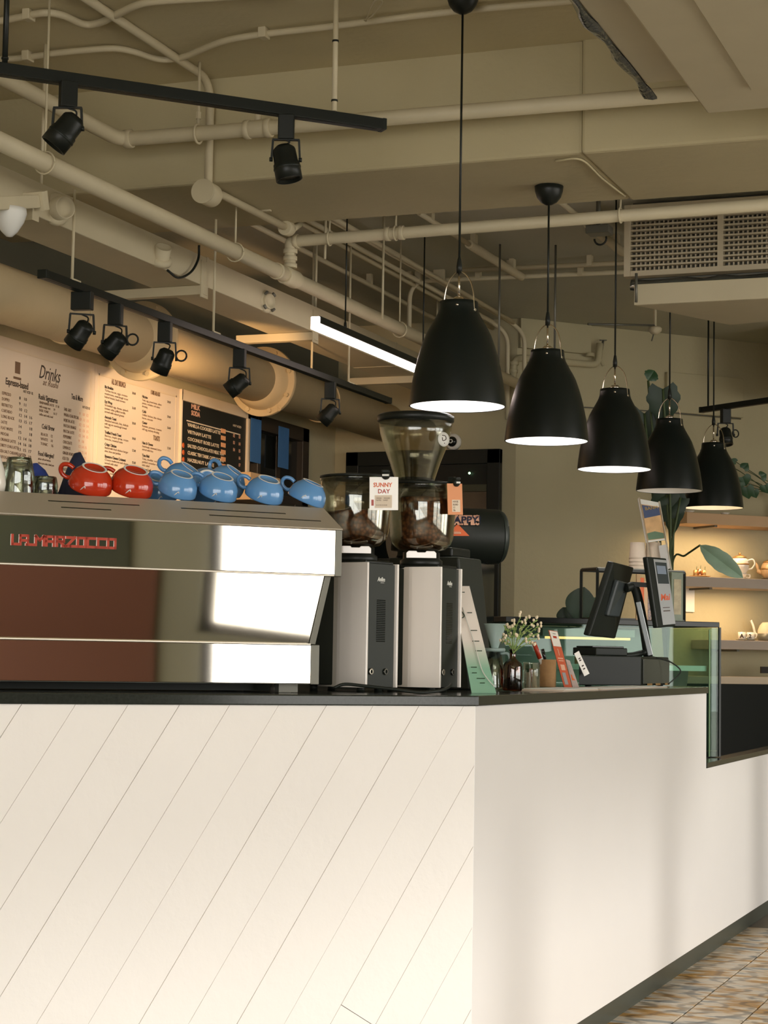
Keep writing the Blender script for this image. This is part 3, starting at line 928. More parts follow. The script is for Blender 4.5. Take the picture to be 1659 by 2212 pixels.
# stickers follow the drum's room-facing flank
side = Vector((ax.y, -ax.x, 0))
def onDrum(px, py):
    d_ = ray(px, py).normalized()
    w_ = EYE - p1
    A_ = d_ - ax * d_.dot(ax); B_ = w_ - ax * w_.dot(ax)
    aa, bb, cc = A_.dot(A_), 2 * A_.dot(B_), B_.dot(B_) - .1095 ** 2
    disc = bb * bb - 4 * aa * cc
    t = (-bb - math.sqrt(max(0, disc))) / (2 * aa)
    return EYE + d_ * t
s0 = onDrum(960, 1130); s1 = onDrum(1040, 1130)
xd = (s1 - s0)
upd = (onDrum(1000, 1110) - onDrum(1000, 1135)).normalized()
SMt = frame(onDrum(962, 1131) + side * .006, xd, upd)
text('sticker_backing', 'HAPPY!', SMt, .046, M_pink, ro, width=xd.length * 1.0, bold=.0075, shear=.25)
text('sticker_lettering', 'HAPPY!', SMt @ Matrix.Translation((0, 0, .002)), .046, M_navy, ro, width=xd.length * .96, bold=.0008, shear=.25)
t3 = [onDrum(962, 1158), onDrum(1013, 1158), onDrum(988, 1132)]
nn = (t3[1] - t3[0]).cross(t3[2] - t3[0]).normalized()
if nn.dot(EYE - t3[0]) < 0: nn = -nn
t3 = [p + nn * .003 for p in t3]
make('warning_triangle', MB().slab(t3, nn * .0015), M_orange, ro)
cc_ = (t3[0] + t3[1] + t3[2]) / 3
TMx = frame(cc_ + nn * .002 - upd * .010, xd, upd)
make('warning_symbol', MB(TMx).box(-.014, .014, 0, .008, 0, .001).box(-.010, -.007, .010, .022, 0, .001).box(-.002, .001, .010, .026, 0, .001).box(.006, .009, .010, .022, 0, .001), M_pink, ro)

# ================================================================== THINGS ALONG THE COUNTER
def onTop(px, py, x=None, z=TZ):
    """point on the counter top: on plane X = x at the sight line, dropped to the top"""
    p = PX(px, py, x)
    return Vector((p.x, p.y, z))
# leaning mint green menu sign
sa, sb = onTop(1019, 1496, -1.66), onTop(1072, 1494, -1.66)
sdep = (sa - EYE).dot(FWD)
bl, br = PD(1019, 1495, sdep), PD(1072, 1492, sdep + .03)
bl.z = br.z = TZ + .001
tl, tr_ = PD(978, 1266, sdep + .38), PD(1014, 1266, sdep + .41)
Ms = frame(bl, br - bl, tl - bl)
e = thing('leaning_menu_sign', 'tall mint and white menu sign leaning against the black grinder', 'sign', loc=(bl + br) / 2)
nrm = (br - bl).cross(tl - bl).normalized()
if nrm.dot(EYE - bl) < 0: nrm = -nrm
make('sign_sheet', MB().slab([bl, br, tr_, tl], -nrm * .003), M_sign, e)
def sg(u_, v_): return bl + (br - bl) * u_ + ((tl + (tr_ - tl) * u_) - (bl + (br - bl) * u_)) * v_ + nrm * .0032
make('printed_curve', MB().tube(spline([sg(.30, .78), sg(.42, .60), sg(.52, .45), sg(.55, .30), sg(.62, .18), sg(.80, .10), sg(.96, .05)], 8), .0016, 6), M_rim, e)
for v_, u0, u1 in ((.93, .35, .6), (.73, .5, .75), (.56, .45, .8), (.46, .45, .78), (.37, .5, .8), (.22, .15, .4), (.17, .15, .35), (.12, .3, .65), (.08, .4, .6)):
    make('print_line', MB().bar(sg(u0, v_), sg(u1, v_), .0012, .0022, up=nrm), M_leafdk, e)
b = MB().tube(spline([sg(.10, .77), sg(.22, .74), sg(.30, .70), sg(.16, .68), sg(.06, .71), sg(.10, .77)], 5), .0014, 6)
make('printed_emblem', b, M_leafdk, e)
# amber vase with flowers
p = onTop(1107, 1491, -1.69)
e = thing('amber_vase', 'small amber glass bottle vase holding the flower sprigs', 'vase', loc=p)
V = MB(W[e.name]).lathe([(.0001, .001), (.026, .001), (.029, .006), (.029, .072), (.026, .082), (.014, .092), (.0095, .097), (.0095, .118), (.0115, .120), (.0115, .124), (.008, .124), (.008, .097), (.024, .080), (.027, .070), (.027, .008), (.0001, .005)], 36)
make('bottle', V, M_amber, e)
make('bottle_rim', MB(W[e.name]).lathe([(.009, .1175), (.0125, .119), (.0125, .1245), (.0085, .1245)], 28), M_amber, e)
fb = thing('flower_sprigs', 'sprigs of tiny cream buds standing in the amber bottle', 'flowers', loc=p + Vector((0, 0, .122)))
dp = (p - EYE).dot(FWD)
tips = [(1092, 1352), (1100, 1362), (1112, 1356), (1126, 1330), (1142, 1333), (1158, 1340), (1150, 1356), (1166, 1366), (1160, 1380), (1090, 1376), (1084, 1384), (1104, 1374), (1133, 1346), (1147, 1372), (1118, 1376), (1097, 1392), (1140, 1386), (1154, 1392), (1128, 1366), (1110, 1344), (1163, 1352)]
root = PD(1109, 1412, dp)
bs, bf = MB(), MB()
for k, (tx_, ty_) in enumerate(tips):
    tip = PD(tx_, ty_, dp + random.uniform(-.035, .035))
    mid = root.lerp(tip, .55) + Vector((random.uniform(-.006, .006), 0, .012))
    low = p + Vector((random.uniform(-.005, .005), random.uniform(-.005, .005), .07))
    path = spline([low, root, mid, tip], 5)
    make('stem', MB().tube(path, .0011, 5), M_sprig, fb)
    bb = MB()
    for j in range(3):
        q = tip + Vector((random.uniform(-.007, .007), random.uniform(-.007, .007), random.uniform(-.008, .006)))
        bb.lathe([(.0001, 0), (.0030, .002), (.0040, .005), (.0029, .009), (.0001, .010)], 7, q)
    make('bud_cluster', bb, M_petal, fb)
    lf = MB()
    for j in range(5):
        t_ = mid.lerp(tip, random.random())
        o_ = Vector((random.uniform(-1, 1), random.uniform(-.6, .6), random.uniform(-.2, .9))).normalized() * random.uniform(.008, .015)
        w_ = o_.cross(Vector((.3, 1, .2))).normalized() * .0022
        lf.slab([t_, t_ + o_ * .5 + w_, t_ + o_, t_ + o_ * .5 - w_], Vector((0, .0006, 0)))
    make('leaf_tuft', lf, M_sprig, fb)
# glass jar
p = onTop(1148, 1488, -1.72)
e = thing('glass_jar', 'clear ribbed glass jar with straws and packets between vase and cork cup', 'jar', loc=p)
make('jar_body', MB(W[e.name]).lathe([(.0001, .001), (.023, .001), (.0255, .005), (.0255, .060), (.0255, .084), (.0240, .084), (.0240, .006), (.0001, .004)], 32), M_glass, e)
for k in range(5):
    an = k * 1.25
    make('packet', MB(W[e.name] @ Matrix.Translation((.010 * math.cos(an), .010 * math.sin(an), .005)) @ Matrix.Rotation(an, 4, 'Z') @ Matrix.Rotation(R(5), 4, 'X')).box(-.007, .007, -.001, .001, 0, .050 + .006 * (k % 3)), [M_cup, M_rim, M_orange, M_paper, M_wht][k], e)
make('jar_rim', MB(W[e.name]).lathe([(.0238, .081), (.0268, .082), (.0268, .086), (.0238, .086)], 32), M_glass, e)
# cork cup with markers
p = onTop(1183, 1478, -1.86)
cdep = (p - EYE).dot(FWD)
p = PD(1183, 1480, cdep); p.z = TZ
cw = 36 / FPX * cdep / 2
ch_ = 60 / FPX * cdep
e = thing('cork_cup', 'brown cork pen cup between the glass jar and the red brochure', 'pen cup', loc=p)
make('cup_body', MB(W[e.name]).lathe([(.0001, .001), (cw * .97, .001), (cw, .004), (cw, ch_), (cw * .88, ch_), (cw * .88, .006), (.0001, .006)], 36), M_cork, e)
for (tx_, ty_, m, r_, lab) in ((1153, 1388, M_letter, .0085, 'thick red marker leaning in the cork cup'), (1164, 1404, M_rim, .005, 'white pen leaning in the cork cup'), (1172, 1402, M_blackg, .006, 'black pen leaning in the cork cup')):
    tip = PD(tx_, ty_, cdep - .005)
    b0 = p + Vector((cw * .35, 0, .010))
    o = thing('marker_pen', lab, 'pen', loc=b0)
    dd = (tip - b0)
    make('barrel', MB().cyl(b0, b0 + dd * .62, r_ * .8, n=14), M_rim if m is M_letter else m, o)
    make('cap', MB().cyl(b0 + dd * .62, tip, r_, r_ * .9, n=14), m, o)
# pour-over dripper on its stand
p = PD(1068, 1484, 5.75); p.z = TZ
Md = Matrix.Translation(p)
e = thing('pour_over_dripper', 'pale mint cone dripper on a glass server behind the leaning sign', 'dripper', loc=p)
pt_ = lambda y: (PD(1068, y, 5.75).z - p.z)
zc0, zc1 = pt_(1400), pt_(1347)
make('cone', MB(Md).lathe([(.010, zc0), (.034, zc1), (.032, zc1), (.008, zc0)], 32), M_mint, e)
make('base_disc', MB(Md).lathe([(.0001, zc0 - .010), (.030, zc0 - .010), (.032, zc0 - .005), (.030, zc0), (.0001, zc0)], 32), M_mint, e)
make('server', MB(Md).lathe([(.0001, .001), (.034, .001), (.036, .010), (.030, .06), (.018, zc0 - .012), (.016, zc0 - .012), (.028, .06), (.034, .012), (.0001, .004)], 32), M_tumbler, e)
make('handle', MB(Md).tube(spline([(.018, 0, zc0 - .016), (.044, 0, zc0 - .02), (.046, 0, .05), (.030, 0, .04)], 5), .004, 8), M_mint, e)
# red brochure and its neighbour, slanting in an acrylic stand
def leaning(name, lab, px0, px1, ybot, tpx0, tpx1, ytop, X_, m, extra, cat='brochure'):
    p0_ = onTop(px0, ybot, X_); d_ = (p0_ - EYE).dot(FWD)
    a_ = PD(px0, ybot, d_); b_ = PD(px1, ybot + 1, d_ + .01)
    a_.z = b_.z = TZ + .001
    c_, e_ = PD(tpx0, ytop, d_ + .06), PD(tpx1, ytop + 3, d_ + .07)
    o = thing(name, lab, cat, loc=(a_ + b_) / 2)
    n_ = (b_ - a_).cross(c_ - a_).normalized()
    if n_.dot(EYE - a_) < 0: n_ = -n_
    f_ = lambda u, v: a_ + (b_ - a_) * u + ((c_ + (e_ - c_) * u) - (a_ + (b_ - a_) * u)) * v
    make('sheet', MB().slab([f_(0, 0), f_(1, 0), f_(1, 1), f_(0, 1)], -n_ * .003), m, o)
    for (u0, u1, v0, v1, mm_, nm) in extra:
        make(nm, MB().slab([f_(u0, v0) + n_ * .0004, f_(u1, v0) + n_ * .0004, f_(u1, v1) + n_ * .0004, f_(u0, v1) + n_ * .0004], n_ * .0006), mm_, o)
    return o, f_, n_
M_broch = mat('brochure_red', (.56, .10, .035), .45)
o, f_, n_ = leaning('red_brochure', 'narrow red brochure with white head leaning beside the cork cup', 1219, 1236, 1480, 1185, 1204, 1361, -1.80, M_broch,
                    [(.05, .97, .72, .99, M_wht, 'white_head'), (.30, .72, .865, .905, M_letter, 'head_mark'), (.35, .7, .94, .95, M_ink, 'head_line'), (.25, .75, .30, .40, M_pink, 'print_block'), (.2, .62, .05, .26, M_sil, 'print_photo'), (.42, .5, .56, .68, M_pink, 'printed_figure'), (.2, .8, .50, .52, M_pink, 'print_line'), (.2, .8, .46, .475, M_pink, 'print_line')])
o, f_, n_ = leaning('small_leaflet', 'smaller pale leaflet with red print just right of the red brochure', 1237, 1251, 1480, 1222, 1231, 1424, -1.80, mat('leaflet_pale', (.50, .40, .36), .5),
                    [(.15, .7, .55, .8, M_sil, 'print_photo'), (.2, .8, .25, .45, M_orange, 'print_block')])
# sheets of paper lying by the front edge
for (xa, xb, yb, lab, dz_) in ((1208, 1286, 1487, 'flat stack of pale papers on the counter below the red brochure', .008), (1290, 1436, 1487, 'flat magazine on the counter in front of the cash drawer', .006)):
    a_ = onTop(xa, yb, -1.575); b_ = onTop(xb, yb, -1.575)
    e = thing('paper_stack', lab, 'papers', loc=(a_ + b_) / 2)
    for k in range(3):
        make('sheet', MB().box(-1.70 + .004 * k, -1.565 + .002 * k, a_.y + .01 * k, b_.y - .012 * k, TZ + .0005 + dz_ / 3 * k, TZ + dz_ / 3 * (k + 1)), [M_paper, M_cup, M_rim][k], e)
# cash drawer
p0_ = PX(1385, 1478, -1.70)
dd_ = (p0_ - EYE).dot(FWD)
A1 = PD(1250, 1477, dd_ - .16); B1 = PD(1385, 1480, dd_); C1 = PD(1444, 1474, dd_ + .40)
A1.z = B1.z = C1.z = TZ + .004
ctop = PD(1385, 1418, dd_).z
e = thing('cash_drawer', 'wide black cash drawer with a white receipt taped to its side', 'cash drawer', loc=((A1 + C1) / 2))
D1 = A1 + (C1 - B1)
make('drawer_case', MB().slab([A1, B1, C1, D1], (0, 0, ctop - TZ - .004)), M_black, e, bev=.003)
nf = (C1 - B1).cross(Vector((0, 0, 1))).normalized()
if nf.dot(EYE - B1) < 0: nf = -nf
fr = [B1.lerp(C1, .03), B1.lerp(C1, .97)]
make('drawer_front', MB().slab([fr[0] + nf * .001 + Vector((0, 0, .006)), fr[1] + nf * .001 + Vector((0, 0, .006)), fr[1] + nf * .001 + Vector((0, 0, ctop - TZ - .014)), fr[0] + nf * .001 + Vector((0, 0, ctop - TZ - .014))], nf * .006), mat('drawer_grey', (.06, .064, .05), .5), e, bev=.002)
for t_ in (.15, .45, .8):
    q = B1.lerp(C1, t_) + nf * .007
    make('key_tab', MB().slab([q, q + (C1 - B1).normalized() * .07, q + (C1 - B1).normalized() * .07 + Vector((0, 0, .008)), q + Vector((0, 0, .008))], nf * .002), M_gold, e)
for q in (A1.lerp(C1, .1), B1.lerp(D1, .1), C1.lerp(A1, .1)):
    make('drawer_foot', MB().cyl((q.x, q.y, TZ), (q.x, q.y, TZ + .006), .012, n=12), M_black, e)
na = (B1 - A1).cross(Vector((0, 0, 1))).normalized()
if na.dot(EYE - A1) < 0: na = -na
n0 = A1 + na * .02
rq = [PL(x_, y_, n0, na) for x_, y_ in ((1262, 1461), (1273, 1455), (1250, 1406), (1240, 1412))]
make('taped_receipt', MB().slab(rq, na * .001), M_wht, e)
for v0 in (.25, .38, .62, .7):
    make('print_line', MB().slab([rq[0].lerp(rq[3], v0).lerp(rq[1].lerp(rq[2], v0), .3) + na * .0012, rq[0].lerp(rq[3], v0).lerp(rq[1].lerp(rq[2], v0), .7) + na * .0012,
                                  rq[0].lerp(rq[3], v0 + .05).lerp(rq[1].lerp(rq[2], v0 + .05), .7) + na * .0012, rq[0].lerp(rq[3], v0 + .05).lerp(rq[1].lerp(rq[2], v0 + .05), .3) + na * .0012], na * .0004), M_ink, e)
# black lumps of kit left of the drawer under the till
pd_ = dd_ - .05
e = thing('receipt_printer', 'low black receipt printer behind the white receipt under the till screen', 'printer', loc=D1)
a_ = PD(1262, 1416, pd_ + .12); b_ = PD(1330, 1418, pd_ + .22)
make('printer_body', MB().bar((a_.x, a_.y, ctop + .016), (b_.x, b_.y, ctop + .016), .13, .030), M_black, e, bev=.004)
make('printer_lid', MB().bar((a_.x, a_.y, ctop + .034), (b_.x, b_.y, ctop + .034), .09, .006), M_blackg, e, bev=.002)
# till: screen, neck, customer display
td = dd_ + .12
e = thing('till_terminal', 'black touch till seen from its side with a second screen facing guests', 'till', loc=(PD(1390, 1418, td).x, PD(1390, 1418, td).y, ctop + .001))
def quad(pts): return [PD(x_, y_, d_) for x_, y_, d_ in pts]
scr = quad(((1272, 1374, td - .02), (1330, 1380, td + .16), (1370, 1226, td + .24), (1325, 1214, td + .04)))
sn = (scr[1] - scr[0]).cross(scr[3] - scr[0]).normalized()
if sn.dot(EYE - scr[0]) < 0: sn = -sn
make('screen_back', MB().slab(scr, -sn * .028), M_black, e, bev=.006)
hs = [scr[0].lerp(scr[2], .30), scr[1].lerp(scr[3], .30), scr[2].lerp(scr[0], .22), scr[3].lerp(scr[1], .22)]
make('screen_hump', MB().slab([p + sn * .0 for p in hs], sn * .022), mat('till_grey', (.045, .055, .055), .35), e, bev=.006)
nk = [PD(1352, 1270, td + .12), PD(1372, 1272, td + .14), PD(1388, 1340, td + .14), PD(1400, 1418, td + .12)]
make('neck', MB().tube(spline(nk, 6), [.018] * 19, 12), M_black, e)
make('neck_plate', MB().bar(PD(1378, 1300, td + .10), PD(1405, 1416, td + .08), .020, .010, up=FWD), mat('till_silver', (.12, .13, .13), .3, .5), e, bev=.002)
make('foot_bar', MB().tube(spline([PD(1398, 1408, td + .12), PD(1360, 1416, td + .10), PD(1320, 1414, td + .08)], 6), .012, 10), M_black, e)
make('display_arm', MB().bar(PD(1366, 1262, td + .13), PD(1402, 1264, td + .12), .018, .018), M_black, e)
cd = quad(((1420, 1356, td + .06), (1460, 1352, td + .16), (1440, 1206, td + .18), (1397, 1202, td + .08)))
cn = (cd[1] - cd[0]).cross(cd[3] - cd[0]).normalized()
if cn.dot(EYE - cd[0]) < 0: cn = -cn
make('guest_display', MB().slab(cd, -cn * .022), M_black, e, bev=.005)
def cdp(u, v): return cd[0].lerp(cd[1], u).lerp(cd[3].lerp(cd[2], u), v) + cn * .0012
def cdq(u0, u1, v0, v1, m, nm, k=.0008): make(nm, MB().slab([cdp(u0, v0), cdp(u1, v0), cdp(u1, v1), cdp(u0, v1)], cn * k), m, e)
cdq(.30, .97, .03, .97, M_sil, 'glass_face')
cdq(.36, .93, .62, .93, mat('screen_dark', (.05, .06, .06), .15), 'screen_picture', .0012)
cdq(.40, .85, .76, .88, mat('screen_blue', (.20, .24, .30), .3), 'picture_patch', .0016)
Md_ = frame(cdp(.36, .38) + cn * .001, cd[1] - cd[0], cd[3] - cd[0])
text('screen_word', 'Mai', Md_, .034, M_broch, e, width=(cd[1] - cd[0]).length * .52, bold=.001, shear=.2)
cdq(.42, .78, .22, .235, M_ink, 'print_line', .0014); cdq(.42, .78, .27, .28, M_ink, 'print_line', .0014)
pts = [PD(1398, 1416, td + .10), PD(1430, 1424, td + .1), PD(1452, 1432, td + .1), PD(1470, 1448, td + .1), PD(1462, 1462, td + .1), PD(1443, 1478, td + .08)]
tag(make('till_cable', MB().tube(spline(pts, 6), .0028, 8), M_black), 'thin black cable looping off the right end of the cash drawer', 'cable')

# ------------------------------------------------------------------ glass cake case behind the counter step
c0 = Vector((-1.575, 8.05, 0))
CDn = Vector((-.6884, -.7254, 0)); CBk = Vector((-.7254, .6884, 0))
c1 = c0 + CDn * 1.02
zb_, zt2 = .782, 1.338
case = thing('cake_display_case', 'tall glass cake case with black top frame behind the till', 'display case', loc=(-2.0, 8.0, 0))
def up(p, z): return Vector((p.x, p.y, z))
def slabv(name, pts, off, m, parent, bev=0): return make(name, MB().slab(pts, off), m, parent, bev)
cb0, cb1 = c0 + CBk * .52, c1 + CBk * .52
b = MB()
b.slab([up(c0, zt2 - .02), up(c1, zt2 - .02), up(cb1, zt2 - .02), up(cb0, zt2 - .02)], (0, 0, .022))
make('top_frame', b, M_blackm, case, bev=.002)
slabv('glass_front', [up(c0, zb_), up(c1, zb_), up(c1, zt2 - .022), up(c0, zt2 - .022)], CBk * .006, M_case, case)
slabv('glass_end', [up(c0 + CBk * .008, zb_), up(cb0, zb_), up(cb0, zt2 - .022), up(c0 + CBk * .008, zt2 - .022)], CDn * .006, M_case, case)
make('corner_post', MB().bar(up(c0, zb_), up(c0, zt2 - .02), .009, .009, up=CDn), M_blackm, case)
make('corner_seam', MB().bar(up(c0 + CDn * .045 + CBk * .008, zb_), up(c0 + CDn * .045 + CBk * .008, zt2 - .03), .006, .003, up=CBk), mat('seal_cream', (.50, .47, .30), .4), case)
sh = make('glass_shelf', MB().slab([up(c0 + CDn * .05 + CBk * .03, 1.14), up(c1 - CDn * .03 + CBk * .03, 1.14), up(cb1 - CDn * .03 - CBk * .02, 1.14), up(cb0 + CDn * .05 - CBk * .02, 1.14)], (0, 0, .008)), M_case, case)
make('shelf_edge', MB().bar(up(c0 + CDn * .05 + CBk * .026, 1.146), up(c1 + CBk * .026, 1.146), .006, .022, up=(0, 0, 1)), mat('pale_edge', (.42, .55, .46), .3), case)
make('back_doors', MB().slab([up(cb0, zb_), up(cb1, zb_), up(cb1, zt2 - .022), up(cb0, zt2 - .022)], -CBk * .012), mat('case_back', (.10, .14, .105), .3), case)
make('base_cabinet', MB().slab([up(c0 + CBk * .02 + CDn * .04, .02), up(c1 + CBk * .02, .02), up(cb1, .02), up(cb0 + CDn * .04, .02)], (0, 0, .755)), M_blackm, case)
l0, l1 = c0 + CDn * .38 + CBk * .10, c0 + CDn * .78 + CBk * .10
make('led_strip', MB().bar(up(l0, 1.262), up(l1, 1.262), .014, .010), M_warmled, case)
make('led_cover', MB().bar(up(l0 - CDn * .02, 1.285), up(l1 + CDn * .02, 1.285), .02, .030), mat('led_cover', (.36, .38, .33), .4), case)
for k, (px, m) in enumerate(((1254, M_petal), (1274, M_rim), (1292, M_petal), (1322, M_pink))):
    q = PL(px, 1400, c0 + CBk * .14, CBk)
    e = thing('pastry_jar', ['cream topped pastry jar under the case light, leftmost', 'white topped pastry jar in the case, second from the left', 'cream pastry jar in the case beside the till screen', 'pinkish pastry jar in the case right of the till screen'][k], 'jar', loc=(q.x, q.y, 1.1485), group='pastry jars in the case')
    make('jar_body', MB(W[e.name]).lathe([(.0001, .0005), (.022, .0005), (.024, .01), (.024, .038), (.020, .046), (.0001, .046)], 20), m, e)
    make('jar_lid', MB(W[e.name]).lathe([(.0001, .046), (.022, .046), (.022, .056), (.0001, .056)], 20), M_gold, e)

# things on top of the cake case
def ctopP(px, py, back):
    p = PL(px, py, c0 + CBk * back, CBk)
    return p
tz = zt2 + .003
# wire cube frame
q0, q1 = ctopP(1290, 1330, .26), ctopP(1478, 1330, .26)
q0.z = q1.z = tz
zc = ctopP(1290, 1230, .26).z
e = thing('black_cube_frame', 'black metal frame box holding the paper cups behind the till', 'rack', loc=(q0 + q1) / 2)
b = MB()
k0, k1 = q0 + CBk * .13, q1 + CBk * .13
for p in (q0, q1, k0, k1): make('upright', MB().bar(up(p, tz), up(p, zc), .011, .011), M_blackm, e)
b = MB()
for p, q in ((q0, q1), (k0, k1), (q0, k0), (q1, k1)):
    b.bar(up(p, zc), up(q, zc), .011, .011)
    b.bar(up(p, tz + .006), up(q, tz + .006), .011, .011)
make('rails', b, M_blackm, e)
make('shelf_sheet', MB().slab([up(q0, zc + .006), up(q1, zc + .006), up(k1, zc + .006), up(k0, zc + .006)], (0, 0, .004)), M_cheek, e)
zc += .011
mark = Vector((q1.x - q0.x, q1.y - q0.y, 0)).normalized()
# stacked paper cups
for k, (px, lab) in enumerate(((1377, 'left stack of upturned paper cups beside the till screen'), (1411, 'right stack of upturned paper cups under the poster stand'))):
    p = ctopP(px, 1210, .34)
    e = thing('paper_cup_stack', lab, 'paper cups', loc=(p.x, p.y, zc), group='paper cup stacks by the till')
    ztop = ctopP(px, 1172, .34).z - zc
    n_c = 4
    for j in range(n_c):
        z_ = j * (ztop - .07) / (n_c - 1) if n_c > 1 else 0
        make('paper_cup', MB(W[e.name]).lathe([(.036, z_), (.038, z_ + .003), (.0355, z_ + .007), (.031, z_ + .070), (.0001, z_ + .070)], 28), M_cup, e)
# small goods seen through the frame: wrapped snacks and a white tag
p = ctopP(1390, 1330, .10)
e = thing('snack_packets', 'row of wrapped brown snack packets standing behind the till neck', 'snacks', loc=(p.x, p.y, tz))
for k, px in enumerate((1378, 1386, 1394, 1402)):
    q = ctopP(px, 1330, .10)
    zz = ctopP(px, 1240 + 8 * k, .10).z
    make('packet', MB().bar(up(q, tz + .001), up(q, zz), .020, .008, up=CBk), [M_card, M_orange, M_wood, M_bean][k], e, bev=.002)
p = ctopP(1462, 1330, .15)
e = thing('patterned_box', 'tall green patterned gift box behind the guest screen', 'box', loc=(p.x, p.y, tz))
zz = ctopP(1462, 1236, .15).z
pa, pb = ctopP(1450, 1330, .15), ctopP(1476, 1330, .15)
make('box_body', MB().slab([up(pa, tz + .001), up(pb, tz + .001), up(pb + CBk * .05, tz + .001), up(pa + CBk * .05, tz + .001)], (0, 0, zz - tz)), mat('box_green', (.13, .16, .10), .5, var=.5, scale=22), e, bev=.003)
make('box_print', MB().slab([up(pa + mark * .012 - CBk * .001, tz + .03), up(pb - mark * .012 - CBk * .001, tz + .03), up(pb - mark * .012 - CBk * .001, zz - .03), up(pa + mark * .012 - CBk * .001, zz - .03)], -CBk * .0006), mat('box_print', (.36, .30, .18), .6, var=.6, scale=30), e)
# tilted poster stand
pd2 = (ctopP(1410, 1212, .30) - EYE).dot(FWD)
ps = quad(((1396, 1172, pd2), (1440, 1166, pd2 + .02), (1426, 1086, pd2 + .06), (1378, 1077, pd2 + .04)))
low = quad(((1430, 1230, pd2 - .01), (1451, 1230, pd2 + .01)))
e = thing('poster_stand', 'tilted poster stand with a blue headed food picture above the till', 'poster', loc=(ps[0].x, ps[0].y, zc))
pn = (ps[1] - ps[0]).cross(ps[3] - ps[0]).normalized()
if pn.dot(EYE - ps[0]) < 0: pn = -pn
make('poster_board', MB().slab(ps, -pn * .008), M_rim, e)
def psp(u, v, k=.001): return ps[0].lerp(ps[1], u).lerp(ps[3].lerp(ps[2], u), v) + pn * k
def psq(pts, m, nm, k=.001): make(nm, MB().slab([psp(u, v, k) for u, v in pts], pn * .0008), m, e)
psq(((.10, .04), (.92, .04), (.92, .88), (.10, .88)), mat('poster_tan', (.62, .38, .17), .5, var=.4, scale=30), 'poster_picture')
psq(((.12, .55), (.90, .66), (.90, .86), (.12, .86)), mat('poster_blue', (.05, .075, .16), .5), 'poster_heading', .002)
psq(((.12, .05), (.90, .05), (.90, .18), (.5, .24), (.12, .20)), mat('poster_green', (.10, .17, .10), .5), 'poster_foot', .002)
Mp = frame(psp(.22, .74, .003), ps[1] - ps[0], ps[3] - ps[0])
text('poster_word', 'BANH', Mp, .020, mat('poster_gold', (.5, .33, .08), .5), e, width=(ps[1] - ps[0]).length * .6)
b = MB()
foot0 = PD(1438, 1240, pd2 + .02)
for u in (.06, .96):
    s_, t_ = psp(u, 1.03, 0), psp(u, -.95, 0)
    d_ = (t_ - s_)
    t_ = s_ + d_ * ((zc - s_.z) / d_.z if abs(d_.z) > 1e-6 else 1)
    b.bar(s_, t_, .006, .006)
make('stand_rods', b, M_steel, e)
psq(((.55, -.75), (.95, -.75), (.95, -.12), (.55, -.12)), mat('poster_note', (.50, .48, .45), .5), 'lower_note')
# low broad-leaf plant behind the case

# ================================================================== PLANTS
def leafmesh(base, tip, width, face, kind='heart', fold=.25, droop=.15, cuts=0):
    """a leaf blade between two points: midrib fold, droop, real (thin) thickness"""
    base, tip, face = Vector(base), Vector(tip), Vector(face)
    ax_ = tip - base
    L = ax_.length
    ax_.normalize()
    sd_ = ax_.cross(face).normalized()
    nm = sd_.cross(ax_).normalized()
    n = 12
    b = MB()
    for sgn in (-1, 1):
        rows = []
        for i in range(n + 1):
            t = i / n
            if kind == 'heart': w_ = math.sin(math.pi * min(1, t * .93 + .07) ** .62) ** .9
            elif kind == 'oval': w_ = math.sin(math.pi * t) ** .7
            else: w_ = math.sin(math.pi * t ** .8) ** .9
            if i == n or (i == 0 and kind != 'heart'): w_ = .02
            w_ *= width / 2
            if cuts and i % 3 == 2 and 1 < i < n - 1: w_ *= 1 - cuts
            back = -.16 * L * (1 - t) ** 3 if kind == 'heart' else 0
            mid = base + ax_ * (L * t) - nm * (droop * L * t * t)
            edge = mid + sd_ * (sgn * w_) + ax_ * back + nm * (fold * w_) - nm * (.35 * w_ * w_ / max(width, .01))
            half = mid + sd_ * (sgn * w_ * .5) + ax_ * back * .4 + nm * (fold * w_ * .6)
            rows.append((mid, half, edge))
        vs = [p for r_ in rows for p in r_]
        m = len(vs)
        th_ = nm * -.0012
        vs2 = vs + [p + th_ for p in vs]
        fs = []
        for i in range(n):
            for j in range(2):
                q = (i * 3 + j, i * 3 + j + 1, (i + 1) * 3 + j + 1, (i + 1) * 3 + j)
                if sgn > 0: q = q[::-1]
                fs.append(q)
                fs.append(tuple(m + k for k in q[::-1]))
        b.add(vs2, fs, True)
    return b
def leaf_of(e, pxb, pxt, wpx, dep, m, face=None, ddep=0, kind='heart', **kw):
    a_, t_ = PD(*pxb, dep), PD(*pxt, dep + ddep)
    make('leaf', leafmesh(a_, t_, wpx / FPX * dep, face or (EYE - a_).normalized(), kind, **kw), m, e)
    return a_
DM = 9.6
pot = PD(1440, 1330, DM)
e = thing('tall_monstera', 'tall dark split-leaf plant rising behind the fourth pendant lamp', 'plant', loc=(pot.x, pot.y, .9))
make('pot', MB().lathe([(.0001, .90), (.085, .90), (.11, 1.14), (.098, 1.14), (.09, 1.10), (.0001, 1.10)], 32, (pot.x, pot.y, 0)), M_plantpot, e)
make('pot_stand', MB().lathe([(.0001, 0), (.12, 0), (.12, .02), (.03, .03), (.03, .87), (.10, .885), (.10, .899), (.0001, .899)], 24, (pot.x, pot.y, 0)), M_blackm, e)
rt = Vector((pot.x, pot.y, 1.10))
